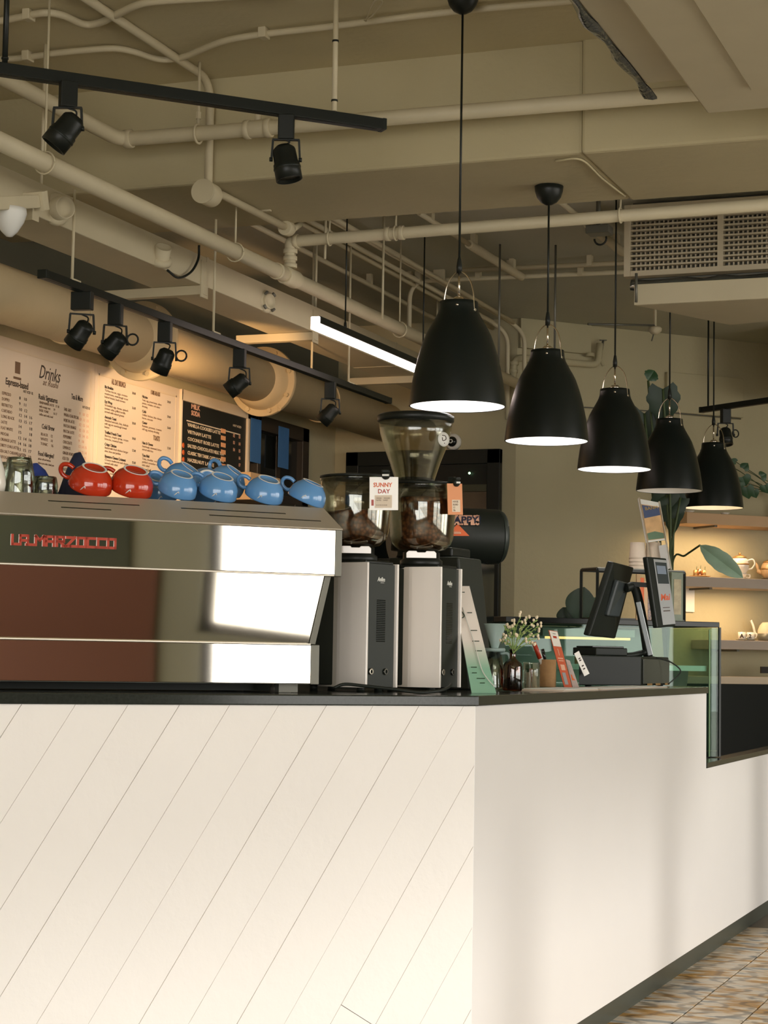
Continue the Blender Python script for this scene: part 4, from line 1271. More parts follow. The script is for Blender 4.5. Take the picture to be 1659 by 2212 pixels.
leaves = [((1400, 822), (1414, 800), 34, M_leaf, 'oval'), ((1432, 840), (1436, 925), 74, M_leafdk, 'heart'), ((1392, 893), (1400, 1000), 60, M_leafdk, 'heart'),
          ((1470, 1075), (1420, 1130), 52, M_leafdk, 'heart'), ((1455, 1060), (1452, 1160), 58, M_leafdk, 'heart'), ((1440, 1068), (1404, 1090), 40, M_leafdk, 'heart')]
for bp_, tp_, wpx, m, k in leaves:
    a_ = leaf_of(e, bp_, tp_, wpx, DM + random.uniform(-.15, .15), m, kind=k, cuts=.12)
    mid = rt.lerp(a_, .55) + Vector((random.uniform(-.04, .04), 0, .02))
    make('stalk', MB().tube(spline([rt, mid, a_], 8), .006, 8), M_stem, e)
a_ = leaf_of(e, (1512, 1178), (1602, 1246), 44, 9.4, M_leaflt, kind='oval', fold=.35, ddep=-.1, cuts=.06)
make('stalk', MB().tube(spline([rt, PD(1452, 1222, DM), PD(1480, 1200, 9.55), a_], 8), .005, 8), M_stem, e)
# low plant
DL = 8.6
pot = PD(1252, 1400, DL)
e = thing('low_rubber_plant', 'low plant with broad dark leaves behind the cake case', 'plant', loc=(pot.x, pot.y, .75))
make('pot', MB().lathe([(.0001, .80), (.10, .80), (.12, 1.06), (.108, 1.06), (.10, 1.03), (.0001, 1.03)], 28, (pot.x, pot.y, 0)), M_plantpot, e)
make('pot_stand', MB().lathe([(.0001, 0), (.11, 0), (.11, .02), (.03, .03), (.03, .77), (.09, .785), (.09, .799), (.0001, .799)], 24, (pot.x, pot.y, 0)), M_blackm, e)
for bp_, tp_, wpx, m in (((1246, 1340), (1262, 1268), 66, M_leafdk), ((1272, 1340), (1292, 1290), 48, M_leaf), ((1226, 1340), (1216, 1312), 40, M_leafdk), ((1250, 1345), (1240, 1300), 50, M_leafdk)):
    a_ = leaf_of(e, bp_, tp_, wpx, DL + random.uniform(-.08, .08), m, kind='oval', fold=.15)
    make('stalk', MB().tube([Vector((pot.x, pot.y, 1.03)), a_], .005, 8), M_stem, e)

# ================================================================== SHELVES ON THE SLANTING WALL
def shelf(name, lab, px0, ytop, ybot, m, s1=2.1):
    a_, b2 = PW(px0, ytop, .25), PW(px0, ybot, .25)
    s0 = (a_ - KC).dot(KT)
    p0_, p1_ = KC + KT * s0, KC + KT * s1
    o = thing(name, lab, 'shelf', loc=(p0_.x, p0_.y, b2.z), group='wall shelves')
    make('board', MB().slab([up(p0_ + KN * .004, b2.z), up(p1_ + KN * .004, b2.z), up(p1_ + KN * .25, b2.z), up(p0_ + KN * .25, b2.z)], (0, 0, a_.z - b2.z)), m, o, bev=.002)
    for t_ in (.2, .8):
        q = p0_.lerp(p1_, t_)
        make('bracket', MB().slab([up(q + KN * .002, b2.z - .012), up(q + KN * .22, b2.z - .012), up(q + KN * .22, b2.z - .0005), up(q + KN * .002, b2.z - .0005)], KT * .02), M_cheek, o)
    return a_.z, b2.z
zs1 = shelf('top_shelf', 'top orange-lit wooden wall shelf with trailing plant', 1484, 1106, 1130, M_wood)
zs2 = shelf('middle_shelf', 'middle pale wall shelf carrying teapots and a copper tray', 1470, 1244, 1266, M_shelf)
zs3 = shelf('lower_shelf', 'lower pale wall shelf carrying cups and a kettle', 1545, 1382, 1402, M_shelf)
for z_, s_ in ((zs1[1], 1.25), (zs2[1], 1.30)):                # strip lamps under the shelves
    la = bpy.data.lights.new('shelf_lamp', 'AREA')
    la.shape, la.size, la.size_y, la.energy, la.color = 'RECTANGLE', .6, .02, 2.8, (1, .70, .40)
    lo = bpy.data.objects.new('shelf_lamp', la); COL.objects.link(lo)
    q = KC + KT * s_ + KN * .20
    lo.location = (q.x, q.y, z_ - .02)
    lo.rotation_euler = (0, 0, math.atan2(KT.y, KT.x))
def onShelf(px, z_, off): 
    p = PL(px, 1200, KC + KN * off, KN)
    return Vector((p.x, p.y, z_))
TU = math.atan2(KT.y, KT.x)
def SHM(px, z_, off, rz=0): return Matrix.Translation(onShelf(px, z_, off)) @ Matrix.Rotation(TU + rz, 4, 'Z')
def teapot(lab, px, z_, off, s, m, trim, rz):
    M = SHM(px, z_, off, rz) @ Matrix.Scale(s, 4)
    e = thing('teapot', lab, 'teapot', M=M)
    make('pot_body', MB(M).lathe([(.0001, 0), (.040, 0), (.044, .006), (.058, .03), (.062, .055), (.055, .085), (.046, .10), (.0001, .10)], 32), m, e)
    make('pot_lid', MB(M).lathe([(.0001, .10), (.047, .10), (.044, .108), (.02, .120), (.0001, .122)], 28), trim, e)
    make('lid_knob', MB(M).ball((0, 0, .130), .0085), trim, e)
    make('spout', MB(M).tube(spline([(-.050, 0, .035), (-.075, 0, .05), (-.085, 0, .085), (-.098, 0, .102)], 5), [.014] * 6 + [.010] * 5 + [.008] * 5, 10), m, e)
    make('pot_handle', MB(M).tube(spline([(.050, 0, .085), (.085, 0, .092), (.098, 0, .065), (.080, 0, .035), (.056, 0, .028)], 5), .0055, 8), m, e)
    make('gold_band', MB(M).lathe([(.0605, .058), (.0628, .056), (.0618, .066), (.0600, .066)], 32), trim, e)
teapot('white teapot with gold lid behind the big pale leaf, middle shelf', 1598, zs2[0] + .035, .12, .92, M_wht, M_gold, R(-45))
e_ = SHM(1598, zs2[0] + .0005, .12)
e = thing('teacup_stand', 'white teacup with gold handle carrying the white teapot', 'teacup', M=e_)
make('cup_bowl', MB(e_).lathe([(.0001, 0), (.022, 0), (.026, .006), (.042, .026), (.045, .034), (.0001, .034)], 28), M_wht, e)
make('cup_handle', MB(e_ @ Matrix.Rotation(R(-45), 4, 'Z')).tube(spline([(.042, 0, .028), (.060, 0, .026), (.058, 0, .010), (.034, 0, .012)], 5), .004, 8), M_wht, e)
teapot('flowered tan teapot cut by the right edge, middle shelf', 1664, zs2[0] + .012, .12, .95, mat('tan_glaze', (.66, .45, .25), .25, var=.5, scale=25), M_gold, R(-45))
e_ = SHM(1664, zs2[0] + .0005, .12)
tag(make('teapot_trivet', MB(e_).lathe([(.0001, 0), (.055, 0), (.055, .011), (.0001, .011)], 28), M_winframe), 'dark round trivet under the flowered tan teapot', 'trivet')
# copper pieces on a round tray
e_ = SHM(1512, zs2[0] + .0005, .14)
e = thing('round_tray', 'round gold rimmed tray at the left end of the middle shelf', 'tray', M=e_)
make('tray_plate', MB(e_).lathe([(.0001, 0), (.045, 0), (.064, .008), (.062, .010), (.044, .003), (.0001, .003)], 36), M_gold, e)
for k, (dx_, hh_, lab) in enumerate(((-.032, .040, 'small copper pot on the tray, leftmost of three'), (-.006, .046, 'middle copper pot on the tray with a spoon'), (.022, .040, 'right copper pot on the tray'))):
    M = e_ @ Matrix.Translation((dx_, -.004 * k, .0035))
    o = thing('copper_pot', lab, 'pot', M=M, group='copper pots on the tray')
    make('pot_body', MB(M).lathe([(.0001, 0), (.012, 0), (.014, .006), (.0125, hh_), (.0105, hh_), (.0115, .006), (.0001, .004)], 20), M_gold if k != 1 else mat('copper', (.72, .30, .14), .25, .9), o)
    make('pot_handle', MB(M).tube([(.004, 0, .01), (.010, 0, hh_ + .022)], .0018, 6), M_stem, o)
# lettered cups and kettle on the lower shelf
for k, (px, s_, m, lab) in enumerate(((1603, 'A', M_wht, 'small white cup lettered in black, on the lower shelf'), (1622, '2', M_wht, 'small white cup with a number, beside the lettered cup'))):
    M = SHM(px, zs3[0] + .006, .16)
    o = thing('lettered_cup', lab, 'cup', M=M, group='lettered cups')
    make('bowl', MB(M).lathe([(.0001, 0), (.018, 0), (.023, .006), (.024, .045), (.022, .045), (.021, .008), (.0001, .005)], 26), m, o)
    make('handle', MB(M).tube(spline([(.023, 0, .036), (.038, 0, .034), (.038, 0, .014), (.022, 0, .012)], 5), .0035, 8), m, o)
    dv = EYE - M.translation
    fx = Vector((-dv.y, dv.x, 0)).normalized()
    text('cup_letter', s_, frame(M.translation + Vector((dv.x, dv.y, 0)).normalized() * .0245 + Vector((0, 0, .010)) - fx * .012, fx, (0, 0, 1)), .034, M_ink, o, bold=.0012)
e_ = SHM(1612, zs3[0] + .0005, .16)
tag(make('saucer_tray', MB(e_).lathe([(.0001, 0), (.05, 0), (.062, .004), (.06, .0055), (.0001, .0045)], 32), M_cheek), 'grey round tray under the two lettered cups', 'tray')
e_ = SHM(1658, zs3[0] + .0005, .14, R(-45))
e = thing('kettle', 'cream and grey kettle cut by the right edge, lower shelf', 'kettle', M=e_)
make('kettle_top', MB(e_).lathe([(.060, .045), (.058, .065), (.046, .095), (.030, .112), (.0001, .114)], 30), M_cream, e)
make('kettle_base', MB(e_).lathe([(.0001, 0), (.052, 0), (.060, .012), (.060, .045), (.0001, .045)], 30), M_cheek, e)
make('spout', MB(e_).tube(spline([(-.054, 0, .03), (-.075, 0, .05), (-.085, 0, .09), (-.10, 0, .125)], 5), .0075, 10), M_wht, e)
# low white cupboard with black base
q0 = PW(1560, 1478, .30); s0 = (q0 - KC).dot(KT)
a_, b2 = KC + KT * (s0 - .25), KC + KT * 2.1
zt_, zm_ = zs3[1] - .16, PW(1620, 1478, .30).z
e = thing('low_cupboard', 'cream topped cupboard with a black lower half under the shelves', 'cupboard', loc=(a_.x, a_.y, 0))
make('cream_body', MB().slab([up(a_ + KN * .004, zm_), up(b2 + KN * .004, zm_), up(b2 + KN * .30, zm_), up(a_ + KN * .30, zm_)], (0, 0, zt_ - zm_)), M_cream, e, bev=.002)
make('black_base', MB().slab([up(a_ + KN * .004, .0), up(b2 + KN * .004, .0), up(b2 + KN * .31, .0), up(a_ + KN * .31, .0)], (0, 0, zm_ - .001)), M_blackm, e, bev=.002)
h0, h1 = PW(1642, 1440, .302), PW(1700, 1455, .302)
make('handle', MB().slab([up(h0, h1.z), up(h1, h1.z), up(h1, h0.z), up(h0, h0.z)], KN * .012), M_winframe, e)
# white vertical board on the wall by the gift box
p0_, p1_ = PW(1478, 1267, .004), PW(1499, 1322, .004)
tag(make('notice', MB().slab([up(p0_, p1_.z), up(p1_, p1_.z), up(p1_, p0_.z), up(p0_, p0_.z)], KN * .006), M_rim), 'narrow white notice on the wall under the middle shelf', 'notice')
# trailing plant on the top shelf
e_ = SHM(1700, zs1[0] + .0005, .13)
e = thing('trailing_pothos', 'trailing green plant with round leaves on the top shelf', 'plant', M=e_)
make('pot', MB(e_).lathe([(.0001, 0), (.050, 0), (.062, .085), (.054, .085), (.05, .07), (.0001, .07)], 28), M_wht, e)
ctr = e_ @ Vector((0, 0, .08))
for k, (bp_, tp_, w_) in enumerate((((1606, 1012), (1616, 1000), 22), ((1590, 998), (1578, 992), 14), ((1604, 1030), (1612, 1050), 34), ((1612, 1052), (1618, 1078), 32), ((1644, 1030), (1656, 1024), 24), ((1652, 1048), (1658, 1066), 26), ((1598, 1040), (1592, 1056), 26), ((1628, 1060), (1634, 1076), 22), ((1500, 966), (1494, 962), 12))):
    dq = (ctr - EYE).dot(FWD) - .1
    a_ = leaf_of(e, bp_, tp_, w_, dq, M_leaf, kind='heart', fold=.12)
    make('vine', MB().tube(spline([ctr, ctr.lerp(a_, .5) + Vector((0, 0, .03)), a_], 6), .0025, 6), M_stem, e)
for k, px in enumerate((1490, 1566)):
    e_ = SHM(px, zs1[0] + .0005, .20)
    o = thing('small_dish', ['small white dish at the left end of the top shelf', 'small white dish on the top shelf under the fifth lamp'][k], 'dish', M=e_, group='dishes on the top shelf')
    make('dish_bowl', MB(e_).lathe([(.0001, 0), (.015, 0), (.030, .012), (.028, .0125), (.014, .003), (.0001, .003)], 24), M_wht, o)

# ================================================================== PENDANT LAMPS
PEND = [(988, 878, 6.14, 3.29, 'bright', 'nearest and largest black pendant lamp, left end of the row'),
        (1180.5, 953, 7.0, 2.9, 'bright', 'second black pendant lamp from the left, its dome canopy on the beam'),
        (1327, 1014, 7.93, 3.15, 'bright', 'third black pendant lamp, the middle one of the row'),
        (1445.5, 1060, 8.76, 3.15, 'dim', 'fourth black pendant lamp, unlit grey inside'),
        (1541, 1097, 9.49, 3.15, 'warm', 'fifth and farthest black pendant lamp, warm lit, over the top shelf')]
SHADE = [(.152, 0), (.1515, .010), (.1475, .045), (.1425, .081), (.1355, .116), (.127, .152), (.117, .187), (.104, .2235), (.093, .245), (.083, .262), (.074, .278), (.067, .292), (.063, .305), (.0615, .320), (.0605, .331), (.030, .335)]
XP = -1.945
def pendant(cx, cy, dep, zc_, lit, lab):
    c = PX(cx, cy, XP)
    M = Matrix.Translation(c)
    e = thing('pendant_lamp', lab, 'pendant lamp', loc=c, group='black pendant lamps in a row')
    inn = [(r_ - .002, z_ if i else .0) for i, (r_, z_) in enumerate(SHADE)]
    make('shade', MB(M).lathe(SHADE, 56), M_shade, e)
    make('shade_lining', MB(M).lathe([(.1495, .0005)] + [(r_ - .003, z_ - .002) for r_, z_ in SHADE[1:]] + [(.0001, .331)], 56), M_inner, e)
    make('rim', MB(M).lathe([(.1478, .0), (.1502, -.0015), (.1512, .002), (.1502, .006)], 56), M_shade, e)
    make('cap', MB(M).lathe([(.0001, .348), (.012, .348), (.019, .343), (.021, .333), (.0001, .333)], 24), M_chrome, e)
    an = R(-20)
    S = M @ Matrix.Rotation(an, 4, 'Z')
    arc = spline([(-.0615, 0, .300), (-.0605, 0, .325), (-.057, 0, .36), (-.045, 0, .395), (-.022, 0, .420), (0, 0, .428), (.022, 0, .420), (.045, 0, .395), (.057, 0, .36), (.0605, 0, .325), (.0615, 0, .300)], 4)
    make('bow', MB(S).tube(arc, .0022, 8), M_chrome, e)
    for sx in (-1, 1):
        make('pivot_screw', MB(S).cyl((sx * .060, 0, .300), (sx * .067, 0, .300), .0045, n=12), M_chrome, e)
    make('locking_pin', MB(M).ball((.015, -.060, .312), .005, 10), M_chrome, e)
    make('stem', MB(M).cyl((0, 0, .345), (0, 0, .43), .0036, n=10), M_chrome, e)
    make('cord_grip', MB(M).lathe([(.0001, .424), (.009, .424), (.0095, .445), (.006, .468), (.003, .478), (.0001, .478)], 16), M_blackm, e)
    make('cord', MB(M).cyl((0, 0, .47), (0, 0, zc_ - c.z - .05), .0038, n=8), M_blackm, e)
    t_ = zc_ - c.z
    make('canopy', MB(M).lathe([(.0001, t_ - .072), (.012, t_ - .070), (.030, t_ - .060), (.044, t_ - .042), (.051, t_ - .020), (.053, t_ - .002), (.0001, t_ - .001)], 32), M_blackm, e)
    make('lamp_holder', MB(M).lathe([(.0001, .33), (.024, .33), (.024, .20), (.0001, .20)], 18), M_rim, e)
    mb_ = {'bright': M_bulb, 'dim': M_bulb2, 'warm': M_bulb3}[lit]
    make('bulb', MB(M).lathe([(.0001, .2), (.013, .199), (.020, .17), (.030, .14), (.031, .12), (.024, .098), (.0001, .090)], 20), mb_, e)
for a in PEND: pendant(*a)

# ================================================================== TRACK LIGHTING
def spotlight(p, d, rz, lab, loop=False, wide=False, group='black track spotlights'):
    """p: underside of the track; d: beam direction"""
    M = Matrix.Translation(p) @ Matrix.Rotation(rz, 4, 'Z')
    e = thing('track_spotlight', lab, 'spotlight', M=M, group=group)
    w_ = .037 if wide else .025
    make('adapter', MB(M).box(-w_, w_, -.017, .017, -.075 if not wide else -.062, .002), M_blackm, e, bev=.003)
    piv = M @ Vector((0, 0, -.138))
    zd_ = Vector(d).normalized()
    ya = Vector((.93, .36, 0)) - zd_ * zd_.dot(Vector((.93, .36, 0)))
    ya.normalize()
    H = frame(piv, ya, zd_.cross(ya)) @ Matrix.Scale(1.0 if 'upper' in group else .86, 4)
    hd = make('head', MB(H).lathe([(.0001, -.045), (.022, -.045), (.034, -.034), (.036, -.028), (.0375, .01), (.041, .014), (.041, .066), (.037, .066), (.035, .050), (.0001, .048)], 32), M_blackm, e)
    make('head_ribs', MB(H).lathe([(.0412, .024), (.0425, .026), (.0425, .030), (.0412, .032)], 32), M_black, hd)
    make('lens', MB(H).lathe([(.0001, .052), (.034, .052), (.034, .055), (.0001, .057)], 28), M_cheek, hd)
    top_ = M @ Vector((0, 0, -.073))
    ya2 = Vector((ya.x, ya.y, 0)).normalized() if Vector((ya.x, ya.y, 0)).length > .2 else Vector((1, 0, 0))
    b = MB()
    for sgn in (-1, 1):
        b.bar(top_ + ya2 * (.040 * sgn) + Vector((0, 0, -.004)), piv + ya2 * (.044 * sgn) - Vector((0, 0, .004)), .010, .0065, up=ya2)
    b.bar(top_ - ya2 * .042 - Vector((0, 0, .003)), top_ + ya2 * .042 - Vector((0, 0, .003)), .012, .005)
    make('yoke', b, M_blackm, e)
    for sgn in (-1, 1):
        make('yoke_knob', MB().cyl(piv + ya2 * (.040 * sgn), piv + ya2 * (.050 * sgn), .007, n=12), M_blackm, e)
    bk_ = H @ Vector((0, 0, -.042))
    make('lead', MB().tube(spline([top_ - Vector((0, 0, .004)), top_.lerp(bk_, .4) + ya2 * .014, bk_], 6), .0028, 8), M_blackm, e)
    if loop:
        sdv = M.to_3x3() @ Vector((1, .1, 0))
        c_ = piv + Vector((0, 0, .012)) + sdv * .044
        make('aiming_ring', MB().tube([c_ + sdv * (.020 + .020 * math.cos(k * math.pi / 8)) * 1 + Vector((0, 0, .020 * math.sin(k * math.pi / 8))) for k in range(17)], .0035, 8), M_blackm, e)
def track(name, lab, p, q, w_=.034, h_=.026):
    p, q = Vector(p), Vector(q)
    e = thing(name, lab, 'track', loc=(p + q) / 2)
    d = (q - p).normalized()
    make('rail', MB().bar(p + d * .012, q - d * .012, w_, h_), M_blackm, e, bev=.002)
    make('groove', MB().bar(p + d * .03 - Vector((0, 0, h_ / 2)), q - d * .03 - Vector((0, 0, h_ / 2)), w_ * .45, .002), M_black, e)
    for s_ in ((p, p + d * .014), (q - d * .014, q)):
        make('end_cap', MB().bar(s_[0], s_[1], w_ * 1.06, h_ * 1.06), M_black, e, bev=.002)
    return e
ZT1 = 2.85
a_, b2 = PZ(0, 150, ZT1), PZ(830, 271, ZT1)
d1 = (b2 - a_).normalized()
t1 = track('lighting_track', 'black lighting track slanting across the upper left with two spotlights', a_ - d1 * .5, b2, .040, .034)
for px in (722, 10):
    q = PZ(px, 240 if px > 100 else 150, ZT1 + .017)
    make('suspension_rod', MB().cyl(q, (q.x, q.y, CZ), .0085, n=12), M_pipe if px > 100 else M_blackm, t1)
    for k in (.03, .22):
        make('rod_tie', MB().lathe([(.0086, k), (.0105, k), (.0105, k + .006), (.0086, k + .006)], 14, (q.x, q.y, q.z)), M_blackm, t1)
spotlight(PZ(148, 178, ZT1 - .017), (-.55, -.25, -.80), R(45), 'big black spotlight on the upper left track, left of two, tilted left', group='spotlights on the upper track')
spotlight(PZ(619, 250, ZT1 - .017), (.20, .02, -.97), R(20), 'black spotlight near the end of the upper left track, pointing down', group='spotlights on the upper track')
XT2 = -3.36
a_, b2 = PX(90, 597, XT2), PX(840, 862, XT2)
zt2_ = (a_.z + b2.z) / 2
t2 = track('lighting_track', 'long black lighting track under the cream duct with five spotlights', (XT2, a_.y, zt2_), (XT2, b2.y, zt2_), .034, .028)
def T2(px, py): 
    p = PX(px, py, XT2)
    return Vector((XT2, p.y, zt2_))
for px, py, ztop in ((156, 600, 2.76), (461, 708, 3.15), (753, 810, 3.15)):
    q = T2(px, py)
    make('suspension_rod', MB().cyl((q.x, q.y, q.z + .01), (q.x, q.y, ztop), .0052, n=10), M_pipe, t2)
    make('rod_clip', MB().box(q.x - .018, q.x + .018, q.y - .03, q.y + .03, q.z + .012, q.z + .017), M_pipe, t2)
SP = [(178, 640, (-.62, .10, -.70), False, True, 'first spotlight on the long track, under a wide square adapter'),
      (250, 668, (-.70, .05, -.68), True, False, 'second spotlight on the long track, with a loose cable loop'),
      (357, 700, (-.45, .1, -.85), True, False, 'third spotlight on the long track, in front of the lit pipe flange'),
      (518, 760, (-.75, -.2, -.60), False, False, 'fourth spotlight on the long track, aimed at the lettered flange'),
      (714, 832, (-.65, -.1, -.70), False, False, 'fifth spotlight on the long track, above the bean hoppers')]
for px, py, d, lp, wd_, lab in SP:
    q = T2(px, py)
    spotlight(Vector((q.x, q.y, zt2_ - .014)), d, R(10), lab, lp, wd_)
q3 = T2(357, 700)
spot(q3 + Vector((-.05, .02, -.20)), (LW, 7.55, 2.0), 9, (1, .68, .40), 70)
q2 = T2(250, 668)
spot(q2 + Vector((-.06, .0, -.20)), (LW, q2.y + .7, 1.95), 4, (1, .70, .45), 85)
q4 = T2(518, 760)
spot(q4 + Vector((-.06, .03, -.20)), (LW, 8.25, 2.14), 62, (1, .66, .36), 52)
spot(q4 + Vector((-.05, .04, -.17)), (-3.98, 8.35, 2.50), 40, (1, .58, .26), 56)
# short track far right
a_, b2 = PD(1514, 886, 10.5), PD(1720, 848, 9.9)
b2.z = a_.z
t3_ = track('lighting_track', 'short black lighting track at the right edge above the last lamp', a_, b2, .030, .030)
q = a_.lerp(b2, .08)
make('suspension_rod', MB().cyl((q.x, q.y, q.z + .01), (q.x, q.y, 3.15), .005, n=8), M_blackm, t3_)
q = a_.lerp(b2, .27)
spotlight(q - Vector((0, 0, .015)), (.15, -.2, -.95), R(40), 'single black spotlight on the short track at the right', loop=True)

# linear LED bar
ZL = 2.5
a_, b2 = PZ(672, 700, ZL), PZ(905, 792, ZL)
e = thing('linear_led_lamp', 'glowing linear lamp hung on a black cord left of the nearest pendant', 'lamp', loc=(a_ + b2) / 2)
xl = (a_.x + b2.x) / 2
make('housing', MB().box(xl - .019, xl + .019, a_.y + .012, b2.y + .2, ZL + .003, ZL + .034), M_blackm, e, bev=.003)
make('diffuser', MB().box(xl - .019, xl + .019, a_.y + .006, b2.y + .2, ZL - .022, ZL + .003).box(xl - .019, xl + .019, a_.y - .004, a_.y + .010, ZL - .022, ZL + .030), M_ledbar, e, bev=.004)
for yy in (a_.y + .32, b2.y + .1):
    make('cord', MB().cyl((xl, yy, ZL + .03), (xl, yy, 3.15), .0035, n=8), M_blackm, e)
    make('cord_grip', MB().cyl((xl, yy, ZL + .03), (xl, yy, ZL + .06), .008, .005, n=12), M_blackm, e)

# ================================================================== PIPES, DUCTS AND CONDUITS
def collar(e, p, d, r, w_, m=None, nm='coupling'):
    p, d = Vector(p), Vector(d).normalized()
    make(nm, MB().tube([p - d * w_ / 2, p - d * w_ / 2 * .9, p + d * w_ / 2 * .9, p + d * w_ / 2], [r * .94, r, r, r * .94], 24), m or M_pipe, e)
XA = -3.155
# long sprinkler main along the room
e = thing('sprinkler_pipe', 'long cream pipe running diagonally from upper left to behind the lamps', 'pipe', loc=(XA, 6, 2.7))
make('pipe_run', MB().cyl((XA, 2.0, 2.702), (XA, 10.62, 2.712), .0295, n=24), M_pipe, e)
YT = 7.12
collar(e, (XA, YT, 2.708), (0, 1, 0), .037, .12, nm='tee_fitting')
collar(e, (XA, YT - .13, 2.708), (0, 1, 0), .034, .02)
for yy in (5.2, 6.6, 8.4):
    make('hanger_rod', MB().cyl((XA, yy, 2.74), (XA, yy, 3.29 if yy < 6.3 else (2.9 if yy < 7 else 3.15)), .004, n=8), M_pipe, e)
    make('hanger_loop', MB().tube([Vector((XA + .036 * math.cos(t), yy, 2.705 + .036 * math.sin(t))) for t in [k * math.pi / 8 for k in range(17)]], .003, 6), M_pipe, e)
# branch rising from the tee and crossing behind the beam
pl_, pr_ = PY(640, 521, YT), PY(1659, 440, YT)
zb0 = pl_.z
e = thing('sprinkler_branch_pipe', 'cream branch pipe crossing just behind the beam, with a ribbed elbow', 'pipe', loc=(XA, YT, 2.75))
path = bend([(XA, YT, 2.745), (XA, YT, zb0), (pl_.x, YT, zb0), (pr_.x + 1.2, YT, pr_.z + .01)], .06, 8)
make('pipe_run', MB().tube(path, .0235, 20), M_pipe, e)
for z_ in (2.755, 2.785, 2.815):
    collar(e, (XA, YT, z_), (0, 0, 1), .029, .018)
for px in (640, 838, 868):
    q = PY(px, 505, YT); t_ = (q.x - pl_.x) / (pr_.x - pl_.x)
    collar(e, (q.x, YT, zb0 + (pr_.z - zb0) * t_), (1, 0, 0), .029, .02)
for px in (712, 855, 1340):
    q = PY(px, 505, YT); t_ = (q.x - pl_.x) / (pr_.x - pl_.x); z_ = zb0 + (pr_.z - zb0) * t_
    make('hanger_loop', MB().tube([Vector((q.x, YT + .028 * math.cos(t), z_ + .028 * math.sin(t))) for t in [k * math.pi / 8 for k in range(17)]], .004, 6), M_pipe, e)
    make('hanger_rod', MB().cyl((q.x, YT, z_ + .028), (q.x, YT, 3.15), .004, n=8), M_pipe, e)
# pipe along the front of the beam
YF = 6.10
e = thing('beam_front_pipe', 'cream pipe bending at upper left then running along the front of the beam', 'pipe', loc=(-3.39, YF, 3.0))
za, zb_2 = PY(280, 300, YF).z, PY(1400, 212, YF).z
XF = -3.39
path = bend([(XF, 2.0, za), (XF, YF, za), (-3.0, YF, za - .004), (.2, YF, zb_2 - .01)], .07, 8)
make('pipe_run', MB().tube(path, .0265, 24), M_pipe, e)
q = PY(262, 299, YF); collar(e, (q.x + .03, YF, za), (1, 0, 0), .034, .03)
for px in (535, 580): 
    q = PY(px, 280, YF); collar(e, (q.x, YF, za - .006), (1, 0, 0), .034, .022)
q = PY(557, 280, YF)
collar(e, (q.x, YF, za - .006), (1, 0, 0), .031, .09, nm='tee_fitting')
make('tee_plug', MB().cyl((q.x, YF, za + .02), (q.x, YF, za + .055), .012, n=14), M_pipe, e)
for px in (428,):
    q = PY(px, 285, YF)
    make('hanger_loop', MB().tube([Vector((q.x, YF + .033 * math.cos(t), za - .005 + .033 * math.sin(t))) for t in [k * math.pi / 8 for k in range(17)]], .005, 6), M_pipe, e)
    make('hanger_rod', MB().cyl((q.x, YF, za + .03), (q.x, YF, CZ), .0055, n=8), M_pipe, e)
    make('rod_nut', MB().cyl((q.x, YF, za + .05), (q.x, YF, za + .075), .010, n=6, sm=False), M_pipe, e)
# conduit dropping down the beam face through round boxes
XC = -3.108
e = thing('beam_conduit', 'conduit bending down the beam face into a round junction box', 'conduit', loc=(XC, 6.2, 3.0))
zbx = PY(452, 420, 6.27).z
path = bend([(XC + .03, 3.0, 3.272), (XC, 6.262, 3.272), (XC, 6.262, zbx + .03)], .10, 8)
make('conduit_run', MB().tube(path, .0155, 16), M_pipe, e)
make('junction_box', MB().cyl((XC, 6.297, zbx), (XC, 6.22, zbx), .043, n=32), M_pipe, e, bev=.003)
make('box_lid', MB().cyl((XC, 6.222, zbx), (XC, 6.214, zbx), .045, n=32), M_pipe, e)
zc_ = 2.878
path = [(XC, 6.27, zbx), (XC - .01, 6.40, zc_), (XC, 6.98, zc_)]
make('lower_conduit', MB().tube(path, .0145, 16), M_pipe, e)
make('junction_box', MB().cyl((XC, 7.0, zc_), (XC, 6.95, zc_ - .004), .030, n=28), M_pipe, e, bev=.003)
make('far_conduit', MB().cyl((XC, 7.02, zc_), (XC, 7.10, 2.92), .014, n=14), M_pipe, e)
q = PZ(560, 455, 2.899)
make('saddle_clip', MB().box(XC - .03, XC + .03, q.y - .008, q.y + .008, 2.893, 2.8995), M_pipe, e)
# two wavy conduits clipped to the slab
def wavy(lab, pts, r_, clips):
    P_ = [PZ(x_, y_, 3.272) for x_, y_ in pts]
    e = thing('slab_conduit', lab, 'conduit', loc=P_[len(P_) // 2], group='conduits clipped to the slab')
    make('conduit_run', MB().tube(spline(P_, 8), r_, 14), M_pipe, e)
    for x_, y_ in clips:
        q = PZ(x_, y_, 3.272)
        make('clip', MB().box(q.x - .014, q.x + .014, q.y - .022, q.y + .022, 3.254, CZ), M_pipe, e, bev=.003)
wavy('upper wavy conduit dipping over the ceiling near the top left corner', [(-60, 52), (0, 45), (50, 36), (95, 28), (135, 33), (180, 52), (215, 49), (255, 30), (300, 10), (350, 2), (480, -6), (620, -14)], .0125, [(62, 33)])
wavy('lower wavy conduit running from the left over to the top right', [(-40, 128), (40, 126), (120, 115), (200, 107), (250, 105), (290, 112), (330, 125), (362, 129), (400, 122), (445, 103), (490, 87), (560, 75), (700, 59), (900, 34), (1050, 18), (1250, 1), (1400, -12)], .0115, [(60, 122), (570, 72)])
# thin loose wire near the top
P_ = [PZ(x_, y_, 3.26) for x_, y_ in ((790, 45), (800, 20), (812, 0), (826, 4), (806, 32), (788, 44))]
tag(make('loose_wire', MB().tube(spline(P_, 6), .003, 6), M_pipe), 'loose pale wire loop hanging under the slab at top centre', 'wire')
